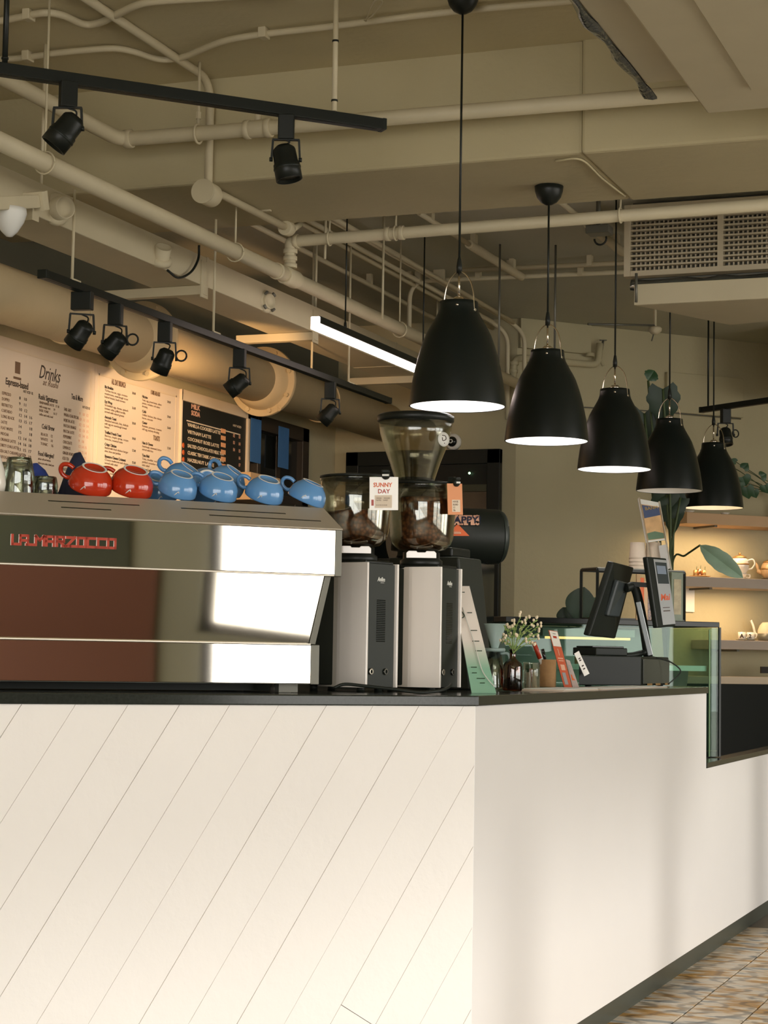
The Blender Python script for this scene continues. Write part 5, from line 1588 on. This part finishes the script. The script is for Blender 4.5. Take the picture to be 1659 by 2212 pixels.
# conduit bundle behind the beam running to the back wall, then down
BUN = [(559, 490), (650, 480), (690, 489), (707, 470), (735, 478)]
for k, (px, py) in enumerate(BUN):
    z_ = 3.10
    q = PZ(px, py, z_)
    lab = ['lowest and leftmost conduit', 'second conduit', 'middle conduit', 'fourth conduit', 'rightmost conduit'][k] + ' of the five running back behind the beam'
    o = thing('rear_conduit', lab, 'conduit', loc=(q.x, 8, z_), group='conduits behind the beam')
    yend = 10.60
    if k in (2, 3):
        path = bend([(q.x, 6.9, z_), (q.x, 10.45, z_), (q.x + .06, 10.56, z_ - .06), (q.x + .06, 10.57, 2.55)], .12, 8)
    else:
        path = [(q.x, 6.9, z_), (q.x, yend - (.15 if k == 4 else 0), z_ - .01)]
    make('conduit_run', MB().tube(path, .0125, 12), M_pipe, o)
    for yy in (7.7, 9.2):
        make('saddle_clip', MB().box(q.x - .014, q.x + .014, yy - .012, yy + .012, z_ - .005, 3.15), M_pipe, o)
# crossing conduits at the back ceiling
for k, (p0_, p1_, lab) in enumerate((((905, 607), (1345, 592), 'lower conduit crossing the rear ceiling behind the lamps'), ((1000, 584), (1345, 573), 'upper conduit crossing the rear ceiling behind the lamps'))):
    yq = min(10.5, PZ(*p0_, 3.115).y, PZ(*p1_, 3.115).y)
    a_, b2 = PY(*p0_, yq), PY(*p1_, yq)
    z_ = a_.z
    o = thing('crossing_conduit', lab, 'conduit', loc=(a_ + b2) / 2)
    y_ = PZ(*p0_, z_).y
    path = [(a_.x, yq, a_.z), (b2.x + .8, yq, b2.z)]
    if k == 0: path = bend([(a_.x - .05, yq, a_.z - .30), (a_.x - .05, yq, a_.z), (b2.x + .8, yq, b2.z)], .10, 8)
    make('conduit_run', MB().tube(path, .012, 12), M_pipe, o)
    for t_ in (.3, .8):
        q = a_.lerp(b2, t_)
        make('saddle_clip', MB().box(q.x - .012, q.x + .012, yq - .02, yq + .02, q.z, 3.15), M_pipe, o)
# bare batten fittings under the rear ceiling
for k, (p0_, p1_, lab, r_) in enumerate((((905, 460), (1126, 598), 'grey batten tube fitting slanting under the rear ceiling', .0), ((1200, 428), (1345, 545), 'second batten pipe slanting behind the second canopy', .0))):
    a_, b2 = PZ(*p0_, 3.09), PZ(*p1_, 3.09)
    o = thing('batten_fitting', lab, 'light fitting', loc=(a_ + b2) / 2)
    a_ = a_ + (a_ - b2).normalized() * 0
    m_ = a_.lerp(b2, .45)
    make('thin_pipe', MB().cyl(a_, m_, .0115, n=12), M_pipe, o)
    make('batten_tube', MB().cyl(m_, b2, .021, n=18), M_pipe, o, bev=.002)
    for t_ in (.1, .5, .9):
        q = a_.lerp(b2, t_)
        make('saddle_clip', MB().box(q.x - .012, q.x + .012, q.y - .02, q.y + .02, q.z, 3.15), M_pipe, o)
# ceiling hook
hp_ = PD(1292, 512, 8.2)
e = thing('ceiling_hook', 'dark hook on a ceiling plate left of the air grille', 'hook', loc=hp_)
make('plate', MB().box(hp_.x - .045, hp_.x + .055, hp_.y - .04, hp_.y + .04, hp_.z + .01, hp_.z + .045), M_cheek, e, bev=.003)
make('plate_stem', MB().cyl((hp_.x, hp_.y, hp_.z + .04), (hp_.x, hp_.y, 3.15), .01, n=10), M_cheek, e)
make('hook', MB().tube([hp_ + Vector((.010 + .026 * math.cos(t), 0, -.008 + .026 * math.sin(t))) for t in [math.pi * (1.0 + k / 10) for k in range(12)]] , .0045, 8), M_blackm, e)

# rectangular cream cable duct with brackets and nozzles
XD = -3.40
zl, zh = 2.632, 2.750
e = thing('cable_duct', 'long cream rectangular duct running back above the long lighting track', 'duct', loc=(XD - .11, 7, zl))
make('duct_body', MB().box(XD - .225, XD, 2.5, 10.62, zl, zh), M_duct, e, bev=.003)
for yy in (4.9, 6.85, 9.0):
    make('duct_seam', MB().box(XD - .228, XD + .002, yy, yy + .02, zl - .002, zh + .002), M_duct, e)
for yy in (3.4, 5.75, 8.2, 9.9):
    make('duct_hanger', MB().cyl((XD - .1, yy, zh), (XD - .1, yy, CZ if yy < 6.3 else 3.15), .006, n=8), M_pipe, e)
BR = [(440, 592, 215, 605, 'cream bracket arm under the duct, nearest the left'), (680, 705, 514, 716, 'cream bracket arm under the duct, the middle one'), (905, 795, 757, 803, 'cream bracket arm under the duct, the farthest one')]
for px, py, qx, qy, lab in BR:
    p = PX(px, py, XD)
    q = PL(qx, qy, (0, p.y, 0), (0, 1, 0))
    o = thing('duct_bracket', lab, 'bracket', loc=(p.x, p.y, zl), group='bracket arms under the duct')
    make('arm', MB().box(q.x, XD + .01, p.y - .020, p.y + .020, zl - .038, zl - .001), M_duct, o, bev=.002)
    make('arm_plate', MB().box(XD + .0005, XD + .006, p.y - .03, p.y + .03, zl - .05, zh - .02), M_duct, o)
NZ = [(120, 452, .040, (.9, -.42, -.05), 'round cream nozzle on the duct beside the white lamp'), (346, 563, .032, (.45, -.45, .75), 'cream stub nozzle pointing up on the duct over the first bracket'), (574, 652, .034, (.95, -.3, 0), 'flat round nozzle with dark slots on the duct, the middle one')]
for k, (px, py, r_, d, lab) in enumerate(NZ):
    p = PX(px, py, XD)
    d = Vector(d).normalized()
    o = thing('air_nozzle', lab, 'nozzle', loc=p)
    make('collar_ring', MB(aim(p - d * .01, d)).lathe([(.0001, 0), (r_ * 1.35, 0), (r_ * 1.45, .012), (r_ * 1.3, .024), (r_, .026), (.0001, .026)], 32), M_duct, o)
    make('nozzle_tube', MB(aim(p, d)).lathe([(r_, .01), (r_ * .98, .060 if k < 2 else .026), (r_ * .86, .060 if k < 2 else .030), (r_ * .82, .045 if k < 2 else .02), (.0001, .045 if k < 2 else .02)], 32), M_duct, o)
    if k == 2:
        F = aim(p, d)
        b = MB(F)
        for an in (.9, 2.2, 3.9, 5.3):
            b.tube([(r_ * 1.22 * math.cos(an + t), r_ * 1.22 * math.sin(an + t), .024) for t in (-.22, -.1, 0, .1, .22)], .006, 6)
        make('dark_slots', b, M_cheek, o)
# black cable dropping along the duct
P_ = [PX(430, 530, XD + .02), PX(428, 560, XD + .02), PX(412, 588, XD + .02), PX(385, 600, XD + .02), PX(362, 584, XD + .02)]
tag(make('duct_cable', MB().tube(spline(P_, 6), .005, 8), M_black), 'black cable looping down the duct face above the first bracket', 'cable')
# white pear lamp with its bracket at the left edge
XW = -3.22
p = PX(20, 440, XW)
e = thing('pear_lamp', 'white pear shaped lamp under a cream arm at the left edge', 'lamp', loc=p)
make('bracket_arm', MB().bar(PX(-60, 442, XW), PX(72, 436, XW), .05, .042), M_duct, e, bev=.003)
make('bracket_plate', MB().bar(PX(72, 436, XW), PX(84, 434, XW), .07, .060), M_duct, e)
make('bracket_stub', MB().box(XD, XW, PX(78, 436, XW).y - .02, PX(78, 436, XW).y + .02, p.z - .02, p.z + .02), M_duct, e)
lc = PX(22, 452, XW)
make('lamp_bowl', MB().lathe([(.0001, -.088), (.010, -.086), (.026, -.070), (.044, -.040), (.052, -.012), (.050, .002), (.0001, .004)], 32, lc), M_rim, e)
# big lagged drain pipe with bolted flanges
XR_, rR = -4.06, .112
zR = 2.555
e = thing('drain_pipe', 'thick warm-lit pipe with bolted flanges above the menu boards', 'pipe', loc=(XR_, 7, zR))
make('pipe_run', MB().cyl((XR_, 2.5, zR), (XR_, 10.62, zR), rR, n=48), M_drain, e)
for yf in (PX(296, 800, XR_ - .02).y, PX(560, 872, XR_ - .02).y):
    rf = .178
    fo = make('flange', MB(aim((XR_, yf, zR), (0, 1, 0))).lathe([(rR, -.10), (rR + .012, -.09), (rR + .03, -.05), (rR + .034, -.016), (rf, -.014), (rf, .014), (rR + .03, .016), (rR + .012, .04), (rR, .06)], 56), M_drain, e, bev=.002)
    for k in range(8):
        an = k * math.pi / 4 + .3
        bx, bz = XR_ + (rf - .020) * math.cos(an), zR + (rf - .020) * math.sin(an)
        make('bolt', MB().cyl((bx, yf - .030, bz), (bx, yf + .030, bz), .012, n=6, sm=False), M_drain, fo)
    an = R(-62)
    if yf > 8.3:
        text('cast_letters', 'HS', frame((XR_ + rf * math.cos(R(-58)) * .80 - .02, yf - .0150, zR - rf * .86), (1, 0, 0), (0, 0, 1)), .045, M_drain, fo, ex=.002, bold=.001)
for yy in (5.3, 6.9, 9.6):
    make('pipe_strap', MB().tube([Vector((XR_ + (rR + .003) * math.cos(t), yy, zR + (rR + .003) * math.sin(t))) for t in [k * math.pi / 14 for k in range(29)]], .005, 6), M_drain, e)
    make('strap_stub', MB().box(LW + .013, XR_ - rR, yy - .015, yy + .015, zR - .02, zR + .02), M_drain, e)
# valve pipe on the slanting wall
a_, b2, c_ = PW(1108, 815, .05), PW(1112, 772, .05), PW(1292, 766, .05)
e = thing('valve_pipe', 'cream pipe with a tap handle on the wall behind the second and third lamps', 'pipe', loc=b2)
make('pipe_run', MB().tube(bend([a_, b2, Vector((c_.x, c_.y, b2.z)), PW(1296, 742, .05)], .05, 6), .020, 14), M_wall, e)
for q_ in (a_.lerp(b2, .3), a_.lerp(b2, .7), b2.lerp(c_, .9)):
    collar(e, q_, (0, 0, 1) if q_ is not c_ else (1, 0, 0), .026, .02, M_wall)
make('tap_stem', MB().cyl(PW(1300, 756, .05), PW(1303, 735, .05), .007, n=10), M_cheek, e)
make('tap_handle', MB().bar(PW(1296, 735, .05), PW(1310, 735, .05), .010, .006), M_cheek, e)
make('tap_spout', MB().tube(spline([PW(1290, 768, .05), PW(1296, 775, .06), PW(1303, 790, .06)], 4), .009, 10), M_wall, e)
make('wall_stub', MB().cyl(b2.lerp(c_, .5), PW(1200, 770, .003), .012, n=10), M_wall, e)
# smoke detector and rod
p = PD(1415, 712, 10.1)
e = thing('smoke_detector', 'pale smoke detector on a dark rod under the rear ceiling', 'smoke detector', loc=p)
make('detector_body', MB(Matrix.Translation(p)).lathe([(.0001, -.026), (.018, -.024), (.034, -.008), (.036, .006), (.028, .014), (.0001, .016)], 28), M_duct, e)
make('rod', MB().cyl(PD(1270, 700, 9.9), Vector((p.x, p.y, p.z + .022)), .006, n=8), M_cheek, e)
make('drop_stem', MB().cyl(p + Vector((0, 0, .012)), (p.x, p.y, 3.15), .008, n=8), M_duct, e)
make('test_pin', MB().cyl(p + Vector((-.008, 0, -.025)), p + Vector((-.018, 0, -.060)), .004, n=6), M_cheek, e)
# round camera on the back wall
p = PY(980, 955, FW)
F = aim((p.x, FW - .001, p.z), (0, -1, 0))
e = thing('dome_camera', 'round white wall camera with a black dome above the dark door', 'camera', loc=(p.x, FW - .001, p.z))
make('ring', MB(F).lathe([(.0001, 0), (.050, 0), (.048, .020), (.040, .030), (.030, .030), (.0001, .024)], 36), M_rim, e)
make('dome', MB(F).lathe([(.031, .026), (.028, .040), (.018, .050), (.0001, .053)], 28), M_blackg, e)
make('lens_ring', MB(F).lathe([(.008, .053), (.013, .053), (.013, .0555), (.008, .0555)], 20), M_rim, e)
# thin plates let into the slanting wall (old hatch covers)
for nm, c4, lab in (('hatch_cover', ((1120, 688), (1272, 706), (1272, 764), (1120, 752)), 'plain painted hatch cover high on the wall behind the second lamp'), ('hatch_cover', ((1436, 804), (1600, 824), (1596, 1010), (1434, 890)), 'painted boxed-in panel on the wall behind the fourth and fifth lamps')):
    pts = [PW(x_, y_, .001) for x_, y_ in c4]
    s_a, s_b = (pts[0] - KC).dot(KT), min(2.1, (pts[1] - KC).dot(KT))
    z1_, z0_ = pts[0].z, pts[3].z
    if z0_ < 2.1: z0_ = 2.06
    a_, b2 = KC + KT * s_a + KN * .001, KC + KT * s_b + KN * .001
    tag(make(nm, MB().slab([up(a_, z0_), up(b2, z0_), up(b2, z1_), up(a_, z1_)], KN * .03), M_wall, bev=.003), lab, 'panel')
# thin sagging cable along the slanting wall
P_ = [PW(1112, 868, .012), PW(1200, 876, .012), PW(1300, 882, .012), PW(1404, 888, .012), PW(1500, 896, .036), PW(1600, 905, .036)]
tag(make('sagging_cable', MB().tube(spline(P_, 5), .004, 6), M_cheek), 'thin dark cable stretched along the wall behind the lamps', 'cable')

# ================================================================== AIR CONDITIONING
# near unit, top right, seen from below
e = thing('air_duct_unit', 'large cream air duct unit seen from below in the top right corner', 'air conditioner', loc=(-1.0, 4.5, 2.83))
make('side_body', MB().box(-1.305, -1.172, 2.0, 5.50, 2.872, 3.2), M_duct, e, bev=.01)
make('main_body', MB().box(-1.166, .9, 2.0, 5.735, 2.835, 3.2), M_duct, e, bev=.008)
make('lower_lip', MB().box(-.99, .85, 2.2, 5.50, 2.826, 2.836), M_duct, e, bev=.002)
make('ceiling_hangers', MB().box(-1.0, -.97, 3.0, 3.03, 3.19, CZ).box(-1.0, -.97, 5.3, 5.33, 3.19, CZ).box(.5, .53, 5.3, 5.33, 3.19, CZ), M_duct, e)
# crumpled foil tape along its left edge
b = MB()
n = 46
vs, fs = [], []
for i in range(n + 1):
    y_ = 2.4 + (5.62 - 2.4) * i / n
    for j in range(5):
        w_ = j / 4
        jx_ = random.uniform(-.006, .006) + .008 * math.sin(i * 1.3 + j)
        vs.append((-1.348 + .052 * w_ + jx_ * (1 if j < 4 else .2), y_ + random.uniform(-.006, .006), 2.866 - .012 * math.sin(math.pi * w_) + random.uniform(-.004, .003) + (.05 * (1 - w_) ** 2)))
m5 = len(vs)
vs += [(p[0], p[1], p[2] + .004) for p in vs]
for i in range(n):
    for j in range(4):
        q = (i * 5 + j, i * 5 + j + 1, (i + 1) * 5 + j + 1, (i + 1) * 5 + j)
        fs.append(q[::-1]); fs.append(tuple(m5 + k for k in q))
b.add(vs, fs, True)
make('foil_tape', b, M_foil, e)
# far unit with egg-crate grille
YG = 8.0
g0, g1 = PY(1347, 598, YG), PY(1352, 440, YG)
xg, zg0, zg1 = g0.x, g0.z, 3.125
e = thing('fan_coil_unit', 'far ceiling air unit with a cream egg-crate grille at the right', 'air conditioner', loc=(xg + .5, YG + .4, zg0))
XG1 = xg + 1.9
make('unit_body', MB().box(xg + .02, XG1, YG + .08, YG + .48, zg0 - .004, 3.15), M_cheek, e)
fr_ = make('grille_frame', MB().box(xg, xg + .028, YG, YG + .06, zg0, zg1).box(XG1 - .03, XG1, YG, YG + .06, zg0, zg1).box(xg + .028, XG1 - .03, YG, YG + .06, zg0, zg0 + .024).box(xg + .028, XG1 - .03, YG, YG + .06, zg1 - .024, zg1), M_vgrille, e, bev=.002)
PWD = .375
xs = xg + .028
k = 0
while xs < XG1 - .1:
    if k: 
        make('mullion', MB().box(xs, xs + .024, YG + .002, YG + .06, zg0 + .024, zg1 - .024), M_vgrille, fr_)
        xs += .024
    for i in range(1, 12):
        z_ = zg0 + .024 + (zg1 - zg0 - .048) * i / 12
        make('slat', MB().box(xs, xs + PWD, YG + .006, YG + .030, z_ - .0035, z_ + .0035), M_vgrille, fr_)
    for i in range(1, 19):
        x_ = xs + PWD * i / 19
        make('slat', MB().box(x_ - .003, x_ + .003, YG + .032, YG + .058, zg0 + .024, zg1 - .024), M_vgrille, fr_)
    xs += PWD
    k += 1
# sagging lining under the grille and the drop panel in front
b = MB()
P_ = [Vector((xg + .02 + (XG1 - xg - .02) * t / 24, YG + .05 + .01 * math.sin(t * 2.1), zg0 - .026 - .010 * abs(math.sin(t * 1.7)))) for t in range(25)]
b.tube(P_, [.024 + .008 * math.sin(t * 2.7) for t in range(25)], 8)
make('torn_lining', b, M_foil, e)
z_ = 2.62
pa, pb, pc = PZ(1374, 660, z_), PZ(1576, 702, z_), PZ(1659, 694, z_)
dr = (pc - pb); 
pd_ = pc + dr * 6
pe = Vector((pd_.x + .2, pa.y, z_))
e = thing('drop_panel', 'pale ceiling drop panel hanging in front of the far air unit', 'ceiling panel', loc=(pb.x + .4, pb.y, z_))
make('panel_board', MB().slab([pa, pe, pd_, pb], (0, 0, .035)), M_duct, e, bev=.002)
make('panel_edge', MB().slab([pa + Vector((-.006, -.012, 0)), pe + Vector((0, -.012, 0)), pe + Vector((0, -.002, 0)), pa + Vector((-.006, -.002, 0))], (0, 0, .085)), M_duct, e, bev=.002)
make('upper_batten', MB().slab([pa + Vector((.01, .0, .04)), pe + Vector((0, 0, .04)), pe + Vector((0, .05, .04)), pa + Vector((.01, .05, .04))], (0, 0, .04)), M_pipe, e, bev=.002)
for q_, zt_ in ((pa + Vector((.004, -.016, 0)), z_ + .13), (pa + Vector((1.2, -.016, 0)), z_ + .13), (pb.lerp(pd_, .05), zg0 - .05)):
    make('panel_hanger', MB().cyl((q_.x, q_.y, z_ + .01), (q_.x, q_.y, zt_), .006, n=8), M_cheek, e)
# hanging rods at the rear
for k, (px, y0_, y1_, d_) in enumerate(((1077, 665, 790, 9.2), (1198, 672, 768, 9.2), (1450, 668, 860, 8.95), (1548, 690, 880, 9.7), (702, 480, 560, 8.0), (826, 565, 690, 8.6), (673, 690, 800, 9.0))):
    if k in (2, 3): continue
    a_ = PD(px, y1_, d_)
    tag(make('hanging_rod', MB().cyl(a_, (a_.x, a_.y, 3.15), .0055, n=8), M_cheek if k < 4 else M_pipe),
        ['thin dark rod hanging behind the nearest and second lamps', 'thin dark rod hanging just right of the second lamp cord', '', '', 'thin cream rod hanging behind the beam left of the branch pipe hook', 'thin cream rod hanging right of the linear lamp cord', 'thin cream rod hanging left of the linear lamp end'][k], 'rod')

# ================================================================== MENU BOARDS
XM = LW + .03
def MY(px, py): 
    p = PX(px, py, XM); return p.y, p.z
def board(name, lab, ya, yb, z0, z1, m, fm, fw=.0, inner=True):
    e = thing(name, lab, 'menu board', loc=(LW, (ya + yb) / 2, z0))
    make('board_sheet', MB().box(LW + .001, XM, ya + .003, yb - .003, z0, z1), m, e, bev=.002)
    return e
def mtext(e, s, px, py, size, m, width=None, nm='menu_text', **kw):
    y_, z_ = MY(px, py)
    o = text(nm, s, frame((XM + .001, y_, z_ - size * .7), (0, 1, 0), (0, 0, 1)), size, m, e, width=width, ex=.0004, **kw)
    return o
ZM1 = 2.487
yA, yB, yC, yD = 5.9, MY(207, 782)[0], MY(389, 850)[0], MY(538, 885)[0]
e = board('drinks_menu_board', 'large cream drinks menu board at the left with script heading', yA, yB, 1.3, ZM1, M_paper, M_frame)
make('paper_margin', MB().box(XM + .0002, XM + .002, yB - .045, yB - .035, 1.3, ZM1 - .04).box(XM + .0002, XM + .002, yA, yB - .045, ZM1 - .05, ZM1 - .043), M_frame, e)
mtext(e, 'Drinks', 84, 786, 0.085, M_ink, width=0.178, shear=.35, nm='heading_text')
mtext(e, 'at Rushi', 92, 818, 0.0378, M_ink2, width=0.132, shear=.35, nm='heading_text')
mtext(e, 'Espresso-based', 12, 815, 0.0405, M_ink, width=0.178, bold=0.00070, nm='section_title')
mtext(e, 'HOT  ICED  XL', 50, 842, 0.0162, M_ink, width=0.079)
mtext(e, 'ESPRESSO\nDOPPIO\nRISTRETTO\nCORTADO\nLONG BLACK\nLATTE\nFLAT WHITE\nMOCHA\nORANGE LATTE\nDIRTY CHAI LATTE\nSEA SALT CARAMEL LATTE\nAFFOGATO', 4, 845, 0.0184, M_ink2, width=0.198, lines=1.32)
mtext(e, '8   10\n9   11\n10  12\n12  14  16\n13  15  17\n14        18\n15        18\n12  14  16\n14  16  18\n13  15  17\n15  17  19\n16', 41, 856, 0.0184, M_ink, width=0.112, lines=1.32)
mtext(e, 'Rushi Signatures', 83, 850, 0.0324, M_ink, width=0.158, bold=0.00042, nm='section_title')
mtext(e, 'EINSPANNER LATTE   17 18\nwith orange zest       19\nBASIL TONIC          16 17\ncoffee and soda, iced', 85, 866, 0.0151, M_ink2, width=0.165, lines=1.13)
mtext(e, 'Cold Brew', 90, 915, 0.0297, M_ink, width=0.106, bold=0.00042, nm='section_title')
mtext(e, 'BLACK    12\nWHITE    14\nTONIC     16', 88, 934, 0.0173, M_ink2, width=0.106, lines=1.20)
mtext(e, 'Food Allergies?', 82, 974, 0.0270, M_ink, width=0.132, bold=0.00042, nm='section_title')
mtext(e, 'please tell our baristas\nbefore you order, thank you', 82, 988, 0.0130, M_ink2, width=0.132, lines=1.37)
mtext(e, 'Tea & More', 154, 850, 0.0335, M_ink, width=0.102, bold=0.00042, nm='section_title')
mtext(e, 'HOT ICED XL', 178, 876, 0.0162, M_ink, width=0.066)
mtext(e, 'EARL GREY\nMASALA CHAI SPECIAL\nHOJICHA LATTE\nMATCHA ORANGE\nMATCHA LATTE\nPEPPERMINT\nCHOCOLATE\nLEMON ICE\nGINGER HONEY\nICED TEA\nROSE SPARKLING\nWATER', 138, 880, 0.0194, M_ink2, width=0.132, lines=1.25)
mtext(e, '9   10  12\n10  11  13\n12  13  14\n12  13  15\n12  14  15\n9   10\n12 14 15\n10 12 14\n9  11 13\n10 12\n14  15', 171, 890, 0.0184, M_pink, width=0.086, lines=1.34)
b = MB()
y_, z_ = MY(38, 792)
b.box(XM, XM + .001, y_ - .02, y_ + .02, z_ - .03, z_ + .02).box(XM, XM + .001, y_ - .03, y_ + .03, z_ - .055, z_ - .045)
make('cup_emblem', b, M_ink2, e)
e = board('food_menu_board', 'cream food menu board in two columns, brightest under the spotlight', yB, yC, 1.3, ZM1, M_paper, M_frame)
make('paper_margin', MB().box(XM + .0002, XM + .002, yB + .03, yB + .036, 1.3, ZM1 - .04).box(XM + .0002, XM + .002, yC - .046, yC - .04, 1.3, ZM1 - .04).box(XM + .0002, XM + .002, yB + .03, yC - .04, ZM1 - .048, ZM1 - .04), M_frame, e)
mtext(e, 'ALL DAY BRUNCH', 241, 818, 0.0351, M_ink2, width=0.135, bold=0.00112, nm='section_title')
mtext(e, 'TOMS SALADS', 325, 840, 0.0351, M_ink2, width=0.099, bold=0.00112, nm='section_title')
left = [('Big Brekkie', 'Turkey bacon, eggs, tomato\nmushroom, sourdough toast\nbaked beans, hash brown', '38', 832), ('Egg Wrap', 'Scrambled egg, cheese, spinach\ntomato salsa, grilled tortilla\nserved with mixed greens', '26', 864), ('Avocado Toast', 'Smashed avocado, feta, dukkah\nsoft egg on sourdough bread\nlemon', '28', 897),
        ('Truffled French Toast', 'Berries, maple syrup, cream\nbrioche, toasted nuts', '30', 930), ('Crispy Chicken', 'Buttermilk fried chicken burger\nslaw, fries and pickles', '32', 956), ('Signature Cheese Croissant', 'Creamy mushroom and cheese\nserved with salad', '25', 982), ('Beef Bowl', 'Slow cooked beef, rice, egg\nspring onion, chilli oil', '34', 1010)]
for t_, d_, p_, yy in left:
    mtext(e, t_, 226, yy, 0.0178, M_ink, bold=0.00056, nm='dish_name')
    mtext(e, d_, 226, yy + 8, 0.0143, M_ink2, width=0.224, lines=1.06, nm='dish_text')
    mtext(e, p_ + '.00', 285, yy + 14, 0.0162, M_ink, nm='dish_price')
right = [('Nicoise', 'Tuna, egg, green beans, olives\npotato, romaine, red onion\ndressing', '28', 853), ('Cobb', 'Grilled chicken, blue cheese\nbacon, avocado', '29', 885), ('Caesar', 'Romaine, parmesan, croutons\nsoft egg, anchovy dressing', '26', 909),
         ('Ham & Cheese', 'Sourdough, emmental, butter\nserved with fries', '22', 953), ('Tuna Melt', 'Tuna, cheddar, red onion\npickled cucumber on rye\nside salad', '24', 980), ('Banana Loaf', 'Toasted, mascarpone, honey', '18', 1010)]
for t_, d_, p_, yy in right:
    mtext(e, t_, 307, yy, 0.0178, M_ink, bold=0.00056, nm='dish_name')
    mtext(e, d_, 307, yy + 8, 0.0143, M_ink2, width=0.198, lines=1.06, nm='dish_text')
    mtext(e, p_ + '.00', 361, yy + 12, 0.0162, M_ink, nm='dish_price')
mtext(e, 'TOASTS', 331, 940, 0.0324, M_ink2, width=0.066, bold=0.00112, nm='section_title')
# black board with its cream frame
e = board('black_menu_board', 'black menu board in a cream frame with orange dots', yC, yD, 1.3, ZM1 - .05, M_board, M_frame)
fo = make('board_frame', MB().box(LW + .001, XM + .012, yC - .002, yC + .012, 1.3, ZM1).box(LW + .001, XM + .012, yD - .035, yD - .003, 1.3, ZM1).box(LW + .001, XM + .012, yC, yD - .003, ZM1 - .055, ZM1), M_frame, e, bev=.002)
mtext(e, 'MILK', 413, 872, 0.0340, M_pink, width=0.100, bold=0.00120, nm='heading_text')
mtext(e, 'SODA', 413, 886, 0.0340, M_pink, width=0.100, bold=0.00120, nm='heading_text')
ya_, za_ = MY(403, 907); yb_, zb_3 = MY(519, 935)
make('rule_line', MB().box(XM, XM + .001, ya_, yb_, za_ - .006, za_), M_frame, e)
for k, (s_, wv, nd) in enumerate((('VANILLA COOKIES LATTE', .38, 2), ('VIETNAM LATTE', .27, 2), ('COCONUT ROSE LATTE', .36, 2), ('SALTED CHOCOLATE MILK TEA', .42, 1), ('CLASSIC TEH TARIK CAPPUCCINO', .42, 1), ('HAZELNUT LATTE', .30, 1))):
    yy = 913 + k * 15.2
    mtext(e, s_, 405, yy, 0.0240, M_frame, width=wv, bold=0.00072, nm='drink_name')
    y_, z_ = MY(477, yy + 17)
    make('orange_tag', MB().box(XM, XM + .002, y_, y_ + .055, z_ - .011, z_ + .012), mat('tag_orange', (.85, .42, .20), .6), e, bev=.004)
    for j, px in enumerate((503, 515)):
        if j == 0 and k > 2: continue
        mtext(e, str(12 + k + j), px, yy + 24 + j * 3, 0.0231, M_pink, bold=0.00060, nm='drink_price')
for k in range(3):
    y_, z_ = MY(396, 962 + k * 15.3)
    make('orange_dot', MB(frame((XM, y_, z_), (0, 1, 0), (0, 0, 1))).lathe([(.0001, .0015), (.0135, .0015), (.0135, 0), (.0001, 0)], 18), M_orange, e)
mtext(e, 'HOT ICED', 503, 916, 0.0163, M_frame, width=0.100)

# ------------------------------------------------------------------ tall back cupboard and the taped carton
yk = MY(560, 1040)[0]
e = thing('tall_back_cupboard', 'tall dark cupboard against the menu wall behind the blue cups', 'cupboard', loc=(-4.2, yk, 0))
zcb = PX(570, 1085, -4.12).z
make('cupboard_body', MB().box(LW + .06, -4.0, yk - .35, yk + .75, .05, zcb), M_blackm, e, bev=.004)
make('cupboard_plinth', MB().box(LW + .06, -4.03, yk - .33, yk + .73, 0, .05), M_black, e)
for s_ in (-.34, .205):
    make('cupboard_door', MB().box(-3.999, -3.98, yk + s_, yk + s_ + .53, .06, zcb - .01), M_blackm, e, bev=.003)
ya_, yb_ = PX(541, 1030, -4.12).y, PX(606, 1030, -4.12).y
zt_ = PX(541, 1019, -4.12).z
e = thing('taped_carton', 'brown carton sealed with blue tape on the tall cupboard', 'carton', loc=(-4.2, (ya_ + yb_) / 2, zcb))
make('carton_body', MB().box(-4.31, -4.12, ya_, yb_, zcb + .0005, zt_), M_card, e, bev=.003)
ym = ya_ + (yb_ - ya_) * .58
make('tape_strip', MB().box(-4.312, -4.118, ym, ym + .095, zcb + .001, zt_ + .002), M_bluetape, e)
